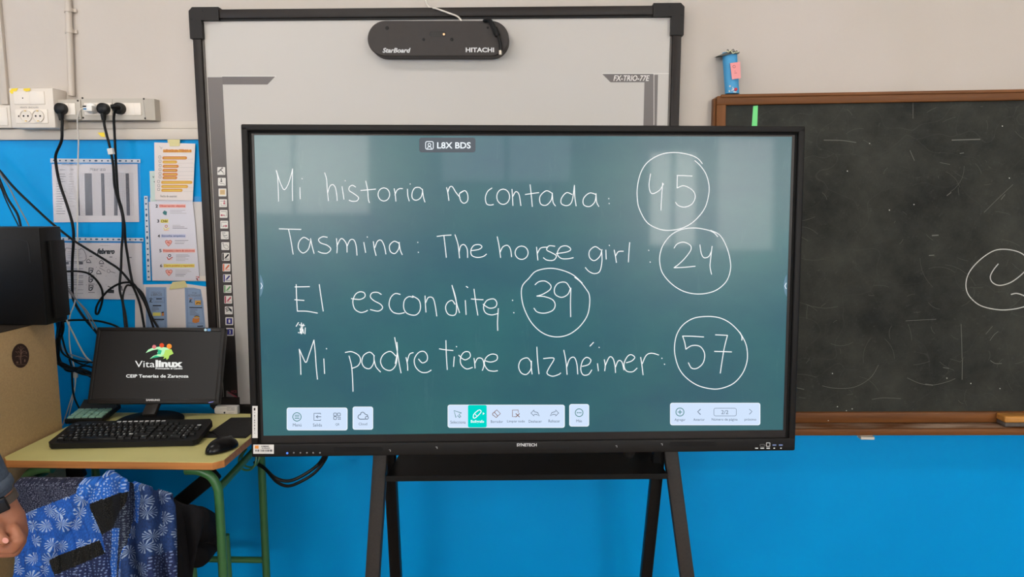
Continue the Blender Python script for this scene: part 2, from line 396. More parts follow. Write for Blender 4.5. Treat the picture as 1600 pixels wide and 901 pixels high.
LINES[0] += [B2(l) for l in ([(0,262),(3,310),(5,350)], [(5,300),(20,275),(38,290),(48,350)], [(98,237),(105,300),(110,355)], [(72,290),(120,283),(145,280)],
 [(215,282),(185,270),(152,300),(155,340),(185,348),(212,320),(218,282)], [(218,282),(222,330),(235,352)],
 [(325,290),(295,280),(268,310),(268,340),(300,350),(325,325),(338,240)], [(338,240),(340,300),(347,352)],
 [(455,290),(420,282),(388,310),(388,345),(420,355),(448,330),(455,290)], [(455,285),(458,330),(470,355)], [(523,311),(525,314)], [(525,337),(527,340)],
 [(750,178),(742,235),(748,275),(765,285),(800,265),(820,232)], [(815,228),(810,300),(806,375)],
 [(975,190),(893,187)], [(895,187),(893,255)], [(893,255),(930,243),(975,265),(992,300),(975,340),(935,358),(900,350),(885,332)],
 [(1030,123),(1005,95),(960,75),(885,63),(810,72),(740,110),(700,165),(680,240),(678,310),(690,370),(730,440),(790,475),(850,484),(920,472),(985,435),(1040,370),(1063,300),(1066,240),(1050,180),(1020,135),(990,107)])]
LINES[1] = [A_(l) for l in ([(68,536),(212,540)], [(130,540),(145,610),(160,703)], [(265,610),(230,592),(200,620),(195,665),(225,695),(260,670),(275,615)], [(275,600),(285,650),(298,698)],
 [(385,592),(355,588),(328,605),(340,628),(385,645),(408,670),(385,695),(350,695),(325,685)],
 [(445,600),(450,650),(448,695)], [(448,650),(470,605),(490,605),(512,640),(515,690)], [(515,650),(535,610),(560,610),(575,650),(580,710)],
 [(625,625),(637,692)], [(647,588),(649,592)], [(688,620),(695,670),(706,712)], [(698,660),(715,618),(740,612),(760,650),(770,702)],
 [(858,632),(825,618),(795,645),(800,685),(830,698),(855,665),(858,625)], [(858,630),(865,675),(878,706)], [(979,624),(981,627)], [(983,689),(985,692)],
 [(1107,586),(1150,580),(1200,577)], [(1152,580),(1160,650),(1168,724)], [(1225,575),(1245,640),(1255,728)], [(1252,690),(1262,650),(1285,640),(1305,670),(1308,725)],
 [(1328,680),(1380,672),(1402,655),(1385,640),(1350,645),(1330,675),(1335,710),(1370,724),(1410,718),(1432,702)],
 [(1503,588),(1515,650),(1525,725)], [(1522,690),(1540,655),(1570,645),(1590,670),(1597,720)])]
LINES[1] += [B2(l) for l in (ell(52,605,35,36), [(133,575),(140,645)], [(137,610),(155,580),(188,575)], [(232,570),(200,568),(188,590),(215,605),(240,622),(225,645),(190,645),(170,632)],
 [(240,610),(300,600),(318,585),(295,568),(262,575),(245,610),(265,635),(300,638),(332,632)],
 [(480,590),(450,572),(420,595),(420,630),(445,648),(475,625),(487,588)], [(485,595),(487,650),(475,705),(445,718),(415,705),(397,685)],
 [(508,590),(510,640)], [(526,564),(528,567)], [(553,590),(560,625),(565,658)], [(560,625),(575,600),(603,597)], [(637,550),(633,600),(630,655)], [(739,591),(741,594)], [(747,654),(749,657)],
 [(1113,518),(1090,495),(1050,480),(985,471),(915,480),(860,510),(820,560),(802,610),(800,660),(815,715),(860,770),(920,810),(985,827),(1050,825),(1110,805),(1160,760),(1182,700),(1180,640),(1160,570),(1125,510),(1075,484)],
 [(877,580),(895,557),(930,548),(965,565),(968,590),(940,630),(905,665),(877,686)], [(877,686),(930,684),(992,678)],
 [(1017,562),(1025,610),(1040,632),(1065,625),(1080,595)], [(1083,570),(1075,640),(1072,680),(1080,722)])]
LINES[2] = [C_(l) for l in ([(180,60),(183,150),(188,235)], [(188,235),(250,236),(320,248)], [(172,76),(268,74)], [(170,160),(232,165)], [(332,60),(345,150),(358,235)],
 [(543,153),(600,158),(632,140),(628,115),(600,108),(570,125),(553,170),(565,220),(600,243),(630,240),(650,230)],
 [(740,125),(715,112),(680,115),(668,140),(690,165),(735,190),(748,215),(720,235),(668,225)], [(865,125),(830,120),(800,150),(792,200),(815,240),(855,252),(892,245)],
 [(950,145),(920,140),(892,165),(888,215),(910,250),(960,262),(990,240),(998,200),(985,160),(945,135)], [(1028,135),(1030,185),(1034,242)], [(1032,180),(1050,145),(1080,150),(1095,200),(1105,268)],
 [(1225,190),(1205,165),(1175,180),(1163,215),(1180,255),(1220,262),(1235,230),(1230,150),(1205,65)], [(1205,65),(1225,140),(1240,200),(1255,245)],
 [(1293,165),(1298,258)], [(1298,72),(1310,80)], [(1350,90),(1362,180),(1375,262)], [(1332,155),(1370,158),(1410,160)],
 [(1410,190),(1450,215),(1490,208),(1500,180),(1480,155),(1435,165),(1413,205),(1425,245),(1465,260),(1510,250)], [(1510,218),(1505,300),(1506,362)],
 [(195,310),(180,335)], [(215,312),(212,350),(205,380)], [(228,320),(220,345),(215,380)], [(200,325),(235,330)], [(240,345),(238,385)], [(205,350),(215,385),(222,350),(228,380)], [(194,375),(197,378)])]
LINES[2] += [D_(l) for l in ([(2,137),(4,140)], [(9,206),(11,209)], [(128,52),(150,35),(185,32),(215,55),(210,80),(170,105),(138,115)], [(138,115),(180,118),(225,135),(240,165),(225,195),(180,210),(140,203),(122,182)],
 [(325,75),(300,40),(260,42),(237,70),(240,105),(275,122),(310,105),(325,70)], [(327,70),(325,150),(326,230)])]
LINES[2] += [[(898,433),(906.8,440),(915.5,451),(920.9,461),(921,478),(916.7,494.7),(904,511.6),(887,523),(867.5,526),(848,520),(831,504.5),(819.7,483.4),(815,464),(816,447),(826,435),(837.5,423.5),(857.7,419),(876.5,421.5),(895,429),(909.7,442)]]
LINES[3] = [C_(l) for l in ([(200,485),(207,550),(211,652)], [(203,490),(225,540),(245,572),(265,520),(297,425)], [(297,425),(305,500),(312,600),(320,683)], [(362,548),(367,646)], [(379,480),(381,484)],
 [(528,530),(545,600),(552,700),(554,763)], [(503,507),(545,502),(590,525),(603,560),(585,595),(545,612)],
 [(695,530),(665,505),(625,525),(612,570),(630,605),(665,612),(690,575),(692,530)], [(692,550),(705,600),(735,635)],
 [(835,530),(800,500),(755,520),(735,565),(755,610),(800,625),(835,590),(845,520)], [(828,408),(845,500),(858,580),(870,642)], [(843,440),(846,500),(832,580)],
 [(903,540),(912,585),(914,625)], [(910,570),(925,520),(950,508)], [(985,550),(1010,575),(1040,560),(1042,525),(1020,500),(985,508),(958,550),(965,600),(1000,635),(1040,638),(1068,623)],
 [(1165,428),(1168,520),(1174,620)], [(1122,483),(1165,490),(1212,494)], [(1220,535),(1215,600)], [(1234,467),(1236,470)],
 [(1250,525),(1270,545),(1295,555),(1325,535),(1318,505),(1285,505),(1262,540),(1265,585),(1300,615),(1340,605)],
 [(1350,545),(1355,580),(1357,610)], [(1355,580),(1375,545),(1405,550),(1415,590),(1405,625)], [(1420,560),(1460,570),(1500,555),(1500,525),(1465,518),(1430,540),(1418,580),(1440,620),(1475,630),(1505,627)])]
LINES[3] += [D_(l) for l in ([(105,480),(85,458),(50,470),(37,505),(50,540),(80,550),(105,520),(108,475)], [(106,480),(108,520),(112,548)], [(138,398),(142,470),(150,547)],
 [(175,462),(225,458),(232,470),(205,515),(195,545),(225,560),(260,550),(270,542)], [(288,415),(300,480),(306,550)], [(304,510),(320,465),(345,455),(360,490),(365,548)],
 [(390,505),(425,495),(438,470),(415,455),(392,475),(382,520),(395,552),(425,550),(443,525)], [(433,393),(453,372)], [(483,399),(485,401)], [(475,490),(480,530)],
 [(513,468),(518,500),(515,530)], [(517,505),(540,455),(560,460),(572,500),(575,540)], [(575,510),(590,475),(610,480),(622,525)], [(635,485),(665,475),(682,455),(660,440),(638,455),(622,495),(635,530),(670,535),(695,515)],
 [(715,455),(722,500),(728,552)], [(724,490),(745,445),(775,432),(815,442)], [(832,459),(834,462)], [(846,492),(849,495)],
 [(1277,360),(1275,335),(1250,300),(1205,260),(1150,235),(1085,228),(1010,238),(950,275),(915,330),(903,395),(908,455),(930,520),(970,570),(1030,610),(1100,629),(1160,628),(1230,600),(1280,545),(1305,480),(1307,420),(1295,370),(1265,315)],
 [(1065,342),(1000,338),(948,337)], [(948,337),(960,375),(966,410)], [(966,410),(1000,390),(1045,395),(1070,435),(1062,485),(1030,515),(998,515),(980,485)],
 [(1130,330),(1197,333)], [(1197,333),(1180,400),(1168,470),(1157,543)], [(1125,422),(1220,425)])]
NUMX = (990, 1028, 812, 1050)
CUTS = ((490, 680, 745), (640, 670, 768, 905), (520,), (530, 680, 800))
WORDS = (('Mi', 'historia', 'no', 'contada'), ('Tasmina', 'colon', 'The', 'horse', 'girl'), ('El', 'escondite'), ('Mi', 'padre', 'tiene', 'alzhéimer'))
for k in range(4):
    wd = {}
    for P in LINES[k]:
        x = sum(p[0] for p in P) / len(P)
        key = 'n' if min(p[0] for p in P) > NUMX[k] else ('s' if k == 2 and x < 490 and P[0][1] > 495 else sum(x > c for c in CUTS[k]))
        wd.setdefault(key, MB()).stroke(P, 1.4, DS(0.0012 + 0.0002 * k))
    for key, mb in wd.items():
        o = mb.build('circled_number' if key == 'n' else 'pen_scribble' if key == 's' else 'handwritten_word', INK, screen, smooth=0)
        o['label'] = 'handwritten number %s inside a circle' % ('45', '24', '39', '57')[k] if key == 'n' else 'small white scribble under El' if key == 's' else 'white handwritten word ' + WORDS[k][key]

# on-screen bars
UIW = emit_mat('lit_toolbar_white', (208, 226, 250), 0.97); UIT = emit_mat('lit_toolbar_teal', (0, 214, 200), 0.95)
UIG = emit_mat('lit_icon_grey', (95, 110, 128), 0.8); UIB = emit_mat('lit_icon_brown', (140, 100, 80), 0.8); UIE = emit_mat('lit_icon_edge', (240, 248, 255), 1.0)
UID = emit_mat('lit_icon_green', (50, 130, 125), 0.8); UIBADGE = emit_mat('lit_badge_slate', (96, 102, 108), 1.0); UITAB = emit_mat('lit_tab_blue', (120, 155, 175), 0.8)
UI = [UIW, UIT, UIG, UIB, UIE, UID, UIBADGE, UITAB]
S0, S1, S2, S3 = DS(0.0006), DS(0.0010), DS(0.0014), DS(0.0018)
def bar_ui(x0, y0, x1, y1, dy=0):
    mb = MB(); mb.rrect(x0, y0, x1, y1, 3.5, S0, 4); mb.rrect(x0 + 1, y0 + 1, x1 - 1, y1 - 1, 3, S1, 0); return mb
q = lambda x, y: (380 + x / 5.0, 610 + y / 5.0)
tb1 = bar_ui(448, 636.5, 543, 672)
tb1.ring(464, 651, 6.5, 1.1, S2, 5)
for dy in (-2.6, 0, 2.6): tb1.stroke([(460.6, 651 + dy), (467.4, 651 + dy)], 1.0, S2, 5)
tb1.stroke([q(605, 185), q(605, 177), q(553, 177), q(553, 232), q(605, 232), q(605, 224)], 1.0, S2, 2, smooth=False)
tb1.stroke([q(608, 204), q(570, 204)], 1.0, S2, 2); tb1.stroke([q(583, 194), q(570, 204), q(583, 214)], 1.0, S2, 2, smooth=False)
for cx, cy in ((718, 186), (748, 186), (718, 214)): tb1.stroke(rr(380 + (cx - 11) / 5, 610 + (cy - 11) / 5, 380 + (cx + 11) / 5, 610 + (cy + 11) / 5, 1), 0.9, S2, 2, True, False)
for cx, cy in ((742, 208), (756, 210), (745, 222), (757, 222)): tb1.disc(*q(cx, cy), 0.9, S2, 2)
tb1.text('Menú', *q(388, 256), *q(455, 280), S2, 2); tb1.text('Salida', *q(545, 256), *q(615, 280), S2, 2); tb1.text('QR', *q(721, 255), *q(752, 275), S2, 2)
tb1.build('toolbar', UI, screen, smooth=0)['label'] = 'pale on-screen bar with Menú, Salida and QR icons'
tb2 = bar_ui(551, 635, 583, 671)
tb2.stroke([q(955, 222), q(912, 222), q(897, 208), q(905, 190), q(915, 188), q(922, 172), q(940, 170), q(955, 185), q(970, 190), q(972, 200)], 1.1, S2, 2)
tb2.ring(*q(966, 212), 2.3, 1.0, S2, 2); tb2.text('Cloud', *q(902, 250), *q(968, 270), S2, 2)
tb2.build('toolbar', UI, screen, smooth=0)['label'] = 'small on-screen Cloud button'
w = lambda x, y: (680 + x / 5.714, 610 + y / 5.714)
tb3 = bar_ui(699.5, 632, 882.5, 668)
tb3.rrect(731.2, 632.5, 760.5, 667.5, 2.5, S2, 1)
tb3.stroke([w(168, 178), w(185, 240), w(203, 222), w(218, 242), w(228, 232), w(213, 212), w(235, 200)], 1.1, S2, 5, True, False)
tb3.stroke([w(340, 230), w(350, 205), w(390, 173), w(408, 180), w(405, 198), w(365, 238), w(345, 245)], 1.3, S3, 4, True)
tb3.stroke([w(352, 205), w(375, 230)], 1.0, S3, 4); tb3.poly([w(425, 193), w(425, 217), w(441, 205)], S3, 4)
tb3.stroke([w(512, 205), w(550, 172), w(582, 205), w(545, 240), w(512, 215)], 1.1, S2, 3, True, False); tb3.stroke([w(527, 192), w(558, 226)], 1.0, S2, 3)
tb3.stroke([w(742, 195), w(742, 173), w(690, 173), w(690, 233), w(715, 233)], 1.0, S2, 3, smooth=False)
tb3.stroke([w(720, 205), w(752, 235)], 1.2, S2, 3); tb3.stroke([w(752, 205), w(720, 235)], 1.2, S2, 3)
for x0, sx, mm in ((855, 1, 2), (1102, -1, 2)):
    tb3.stroke([w(x0, 200), w(x0 + 28 * sx, 172), w(x0 + 28 * sx, 187), w(x0 + 60 * sx, 196), w(x0 + 75 * sx, 227), w(x0 + 50 * sx, 212), w(x0 + 28 * sx, 212), w(x0 + 28 * sx, 227)], 1.0, S2, mm, True, False)
for st, a, b, mm in (('Selecciona', (135, 268), (272, 294), 2), ('Borrador', (497, 264), (605, 288), 2), ('Limpiar todo', (642, 262), (800, 290), 2), ('Deshacer', (835, 262), (952, 286), 2), ('Rehacer', (1012, 258), (1115, 284), 2)):
    tb3.text(st, *w(*a), *w(*b), S2, mm)
tb3.text('Bolígrafo', *w(318, 262), *w(436, 294), S3, 4, bold=0.02)
tb3.build('toolbar', UI, screen, smooth=0)['label'] = 'longest on-screen bar with pen tool highlighted in turquoise'
tb4 = bar_ui(889.5, 631, 920.5, 666)
tb4.ring(*w(1285, 197), 6.0, 1.1, S2, 5)
for dx in (-15, 0, 15): tb4.disc(*w(1285 + dx, 197), 0.9, S2, 5)
tb4.text('Más', *w(1260, 258), *w(1310, 282), S2, 2); tb4.build('toolbar', UI, screen, smooth=0)['label'] = 'small on-screen Más button with three dots'
v = lambda x, y: (960 + x / 5.0, 610 + y / 5.0)
tb5 = bar_ui(1047, 629, 1188, 664)
tb5.ring(*v(512, 167), 6.3, 1.1, S2, 5); tb5.stroke([v(496, 167), v(528, 167)], 1.1, S2, 5); tb5.stroke([v(512, 151), v(512, 183)], 1.1, S2, 5)
tb5.stroke([v(672, 145), v(651, 165), v(672, 186)], 1.2, S2, 2, smooth=False); tb5.stroke([v(1055, 145), v(1075, 163), v(1055, 184)], 0.9, S2, 2, smooth=False)
tb5.stroke(rr(*v(777, 137), *v(953, 198), 3), 0.6, S2, 2, True, False); tb5.text('2/2', *v(835, 153), *v(890, 183), S2, 2)
for st, a, b in (('Agregar', (470, 217), (555, 242)), ('Anterior', (617, 216), (705, 236)), ('Número de página', (760, 215), (962, 240)), ('próximo', (1017, 216), (1108, 240))): tb5.text(st, *v(*a), *v(*b), S2, 2)
tb5.build('toolbar', UI, screen, smooth=0)['label'] = 'on-screen page bar reading 2/2'
bd = MB(); bd.rrect(655, 215, 743, 238, 4, S0, 6)
bd.stroke(rr(665, 221, 677, 233, 2.5), 1.2, S1, 4, True, False); bd.ring(671, 226, 2.2, 1.1, S1, 4); bd.stroke([(668, 232), (669, 229.5), (673, 229.5), (674, 232)], 1.1, S1, 4)
bd.text('L8X BDS', 683, 222, 735.5, 232, S1, 4, bold=0.02); bd.build('title_badge', UI, screen, smooth=0)
for xs, sg in ((406.5, 1), (1229.5, -1)):
    mb = MB(); mb.poly([(xs, 428), (xs + sg * 3, 434), (xs + sg * 5, 442), (xs + sg * 5, 450), (xs + sg * 3, 458), (xs, 464)], S0, 7)
    mb.stroke([(xs + sg * 1.2 - 0, 442), (xs + sg * 3.2, 446.5), (xs + sg * 1.2, 451)] if sg > 0 else [(xs + sg * 1, 442), (xs + sg * 3.2, 446.5), (xs + sg * 1, 451)], 1.1, S1, 4, smooth=False)
    mb.build('side_tab', UI, screen, smooth=0)

# front bar details
E0 = 0.0130 * SD; SB, SB2 = DS(E0), DS(E0 + 0.0006)
mb = MB(); mb.text('SYNETECH', *w(728, 470), *w(907, 498), SB, bold=0.03); mb.build('lettering', SILV, disp, smooth=0)
mb = MB(); mb.disc(448.8, 707.6, 1.7, SB); mb.build('power_light', emit_mat('blue_indicator', (90, 140, 255), 1.2), disp, smooth=0)
for x in (459, 469.5, 479.5, 489.5, 500):
    mb = MB(); c = SB(x, 707); mb.lathe([(0.0022, -0.001), (0.0022, 0.0012), (0.0014, 0.0018)], c, DN, 0, 12); mb.build('button', mat('grey_button', (135, 135, 135), 0.5), disp)
for x, y in ((609, 704), (682, 699.5), (963, 697.5), (1034, 694.5)):
    mb = MB(); mb.stroke([(x - 1, y - 1.5), (x + 1, y - 1.5), (x + 1, y + 1)], 0.7, SB, smooth=False); mb.build('corner_mark', SILV, disp, smooth=0)
pt = MB()
pt.stroke(rr(1187.5, 694, 1195, 697, 1), 0.6, SB2, 0, True, False); pt.stroke(rr(1197.5, 691.5, 1203, 697, .6), 0.9, SB2, 1, True, False)
pt.rect(1207, 694, 1213, 696, SB2, 2); pt.rect(1217, 694, 1223, 696, SB2, 2)
for x0, x1 in ((1180, 1184.5), (1188, 1194), (1197.5, 1203), (1208.5, 1211), (1219, 1221.5)): pt.rect(x0, 699, x1, 700.8, SB2, 1)
pt.build('port_panel', [mat('grey_port', (120, 120, 120), 0.4), SILV, mat('blue_port', (120, 140, 190), 0.4)], disp, smooth=0)
for x0, x1, y0, y1 in ((521, 598, 698, 705), (1046, 1120, 690, 697)):
    g = MB(); g.poly(rr(x0, y0, x1, y1, 3), SB); g.build('speaker_slot', mat('black_mesh', (20, 19, 19), 0.7), disp, smooth=0)
s = MB(); s.rect(395.8, 694.2, 428, 708.5, SB, 0); s.rect(398.2, 695.7, 404, 700.7, SB2, 1); s.text('GOBIERNO', 408, 696, 420, 698.2, SB2, 2, bold=.03); s.text('DE ARAGON', 409, 699, 421.5, 700.8, SB2, 2, bold=.03)
xx = 399
while xx < 425:
    wd = random.choice((0.4, 0.7, 1.0)); s.rect(xx, 702, xx + wd, 705.2, SB2, 2); xx += wd + random.choice((.4, .6, 1.2))
s.build('barcode_sticker', [mat('white_sticker', (228, 224, 220), 0.5), mat('orange_print', (236, 150, 60), 0.5), mat('black_print', (40, 38, 38), 0.5)], disp, smooth=0)
s = MB(); s.rect(394.3, 634, 402.6, 684, SB, 0); s.rect(396.5, 637, 399, 641, SB2, 1)
for y in (644, 648, 652, 655, 659, 663, 668, 672, 676): s.rect(397.3, y, 398.4, y + random.choice((1, 2, 2.6)), SB2, 1)
s.build('spine_sticker', [MATS['white_sticker'], MATS['black_print']], disp, smooth=0)
lg = MB(); lg.lathe([(0.012, -0.02), (0.02, 0), (0.02, 0.012)], DM @ Vector((0.335 * SD, 0.03, -0.535 * SD)), (0, 0, 1)); lg.build('sensor_foot', BLK, disp)

# ---- stand
stand = thing('display_stand', 'black A-frame easel stand carrying the touchscreen with a shelf', 'stand', (0, 1.95, 0))
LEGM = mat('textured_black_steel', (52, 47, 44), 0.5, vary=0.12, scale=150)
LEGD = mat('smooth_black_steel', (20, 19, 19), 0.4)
def leg_line(pa, ya, pb, yb, ztop):
    a = onY(*pa, ya); b = onY(*pb, yb); d = (b - a) / (b.z - a.z)
    return a + d * (ztop - a.z), a + d * (0.0 - a.z)
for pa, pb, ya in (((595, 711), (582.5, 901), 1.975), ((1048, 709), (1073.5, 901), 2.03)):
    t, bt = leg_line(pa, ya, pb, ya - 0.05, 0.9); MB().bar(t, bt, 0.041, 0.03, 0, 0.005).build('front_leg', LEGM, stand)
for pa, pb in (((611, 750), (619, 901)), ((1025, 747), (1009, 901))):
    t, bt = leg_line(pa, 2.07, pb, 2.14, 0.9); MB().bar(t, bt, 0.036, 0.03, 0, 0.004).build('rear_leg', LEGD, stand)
zt = 0.672
fl, frr = onZ(603, 745, zt), onZ(1043, 741, zt)
sh = MB()
bl, br = Vector((fl.x + 0.005, 2.16, zt)), Vector((frr.x - 0.012, 2.16, zt))
sh.prism([fl, frr, br, bl], [p - Vector((0, 0, 0.011)) for p in (fl, frr, br, bl)])
sh.prism([fl + Vector((0, -.003, .004)), frr + Vector((0, -.003, .004)), frr + Vector((0, .003, .004)), fl + Vector((0, .003, .004))], [p + Vector(o) for p, o in ((fl, (0, -.003, -.012)), (frr, (0, -.003, -.012)), (frr, (0, .003, -.012)), (fl, (0, .003, -.012)))])
sh.build('shelf', mat('black_gloss_shelf', (14, 14, 15), 0.3), stand, smooth=0)
MB().span((-0.42, 2.062, 0.86), (0.40, 2.085, 0.92), 0, 0.003).build('cross_rail', LEGD, stand)
MB().span((-0.42, 2.062, 1.3), (0.40, 2.085, 1.36), 0, 0.003).build('cross_rail', LEGD, stand)
for x in (-0.3, 0.28): MB().span((x - .03, 2.035, 0.86), (x + .03, 2.062, 1.42), 0, 0.003).build('mounting_rail', LEGD, stand)
# ------------------------------------------------------------------ whiteboard
def W(e=0.0): return surfY(YW - e)
wb = thing('interactive_whiteboard', 'big white projection board with black frame hung behind the touchscreen', 'whiteboard', (-0.33, YW, 1.4))
FR = mat('dark_brown_black_frame', (44, 39, 37), 0.42, vary=0.06, scale=30)
FRL = mat('grey_frame_lip', (92, 86, 82), 0.4)
XA, XB, ZT, ZB = -1.137, 0.475, 2.078, 0.725
BT = 0.035
WB = lambda e=0.0: surfY(YW - 0.022 - e)
MB().span((XA + .02, YW - 0.022, ZB + .01), (XB - .02, YW - 0.004, ZT - .02), 0).build('board_surface', mat('whiteboard_enamel', (198, 193, 187), 0.5), wb)
rw = 0.029
for x in (XA, XB - rw):
    mb = MB(); mb.span((x, YW - BT, ZB), (x + rw, YW, ZT - .01), 0, 0.004)
    xx = x + rw if x < 0 else x - 0.006
    mb.span((xx, YW - 0.027, ZB + 0.03), (xx + 0.006, YW - 0.004, ZT - .03), 1, 0.001)
    mb.build('side_rail', [FR, FRL], wb)
mb = MB(); mb.span((XA + .01, YW - BT, ZT - 0.030), (XB - .01, YW, ZT), 0, 0.004); mb.span((XA + .03, YW - 0.028, ZT - 0.036), (XB - .03, YW - 0.004, ZT - 0.030), 1); mb.build('top_rail', [FR, BLK], wb)
MB().span((XA + .01, YW - BT, ZB - 0.03), (XB - .01, YW, ZB + 0.006), 0, 0.004).build('bottom_rail', FR, wb)
for sx in (-1, 1):
    for top in (1, 0):
        c = Vector((XA if sx < 0 else XB, YW, ZT if top else ZB)); dz = -1 if top else 1; o = 0.006; a = 0.042; L = 0.094
        P = [(-o + .012, o), (L, o), (L, o - a), (a - o - .004, o - a), (a - o, o - a - .004), (a - o, -L), (-o, -L), (-o, o - .012)]
        pts = [(c.x - sx * u, c.z - dz * v_) for u, v_ in P]
        f_ = [Vector((x, YW - BT - .004, z)) for x, z in pts]; b_ = [Vector((x, YW - .001, z)) for x, z in pts]
        if (sx < 0) == bool(top): f_, b_ = f_[::-1], b_[::-1]
        mb = MB(); mb.prism(f_, b_)
        for u, v_ in ((L * .45, o - a * .3), (.002, -L * .35)): mb.lathe([(.0028, 0), (.0028, .0012), (.001, .0014)], (c.x - sx * u, YW - BT - .004, c.z - dz * v_), (0, -1, 0), 1, 10)
        mb.build('corner_cap', [mat('corner_plastic', (38, 35, 34), 0.5), BLK], wb, smooth=0.4)
# printed strips
STRIP = mat('grey_printed_strip', (104, 97, 95), 0.4); EDGE = mat('white_print', (232, 228, 222), 0.5)
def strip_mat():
    m = mat('printed_strip_with_shading', (104, 97, 95), 0.4); nt = m.node_tree; b = nt.nodes['Principled BSDF']
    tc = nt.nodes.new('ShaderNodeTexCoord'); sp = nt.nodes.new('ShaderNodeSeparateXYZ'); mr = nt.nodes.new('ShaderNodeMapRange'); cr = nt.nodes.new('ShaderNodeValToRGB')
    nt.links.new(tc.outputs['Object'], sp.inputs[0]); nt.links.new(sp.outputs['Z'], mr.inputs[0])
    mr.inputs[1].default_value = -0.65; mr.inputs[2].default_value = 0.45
    cr.color_ramp.elements[0].color = (*lin((30, 27, 27)), 1); cr.color_ramp.elements[1].color = (*lin((112, 105, 102)), 1)  # grey print fade, with shading painted in as it darkens downwards
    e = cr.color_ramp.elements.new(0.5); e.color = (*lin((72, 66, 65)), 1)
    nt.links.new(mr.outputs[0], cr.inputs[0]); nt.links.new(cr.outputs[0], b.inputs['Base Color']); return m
xs0, xs1 = -1.099, -1.048
zs = 1.862
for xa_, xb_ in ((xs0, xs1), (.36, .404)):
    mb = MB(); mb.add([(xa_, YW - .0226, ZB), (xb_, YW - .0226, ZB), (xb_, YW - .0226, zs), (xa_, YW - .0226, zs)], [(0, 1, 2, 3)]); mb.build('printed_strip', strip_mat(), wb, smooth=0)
mb = MB(); P = [(347.5, 132), (418, 132), (430, 119.5), (347, 119.5)]; mb.poly(P, WB(.0006)); mb.build('printed_arm', STRIP, wb, smooth=0); mb = MB()
P = [(954, 128.5), (1021, 128.5), (1021, 115.5), (941, 115.5)]; mb.poly(P, WB(.0006)); mb.build('printed_arm', STRIP, wb, smooth=0)
mb = MB(); mb.text('FX-TRIO-77E', 958.5, 117.5, 1015, 126.5, WB(.0010), 0, shear=0.25, bold=0.015); mb.build('model_lettering', EDGE, wb, smooth=0); mb = MB()
mb.stroke([(941, 114.8), (1047, 114.8)], .8, WB(.001), 0); mb.stroke([(1021.8, 114.8), (1021.8, 195)], .8, WB(.001), 0); mb.stroke([(346.6, 119), (431, 119)], .8, WB(.001), 0); mb.build('printed_outline', EDGE, wb, smooth=0)
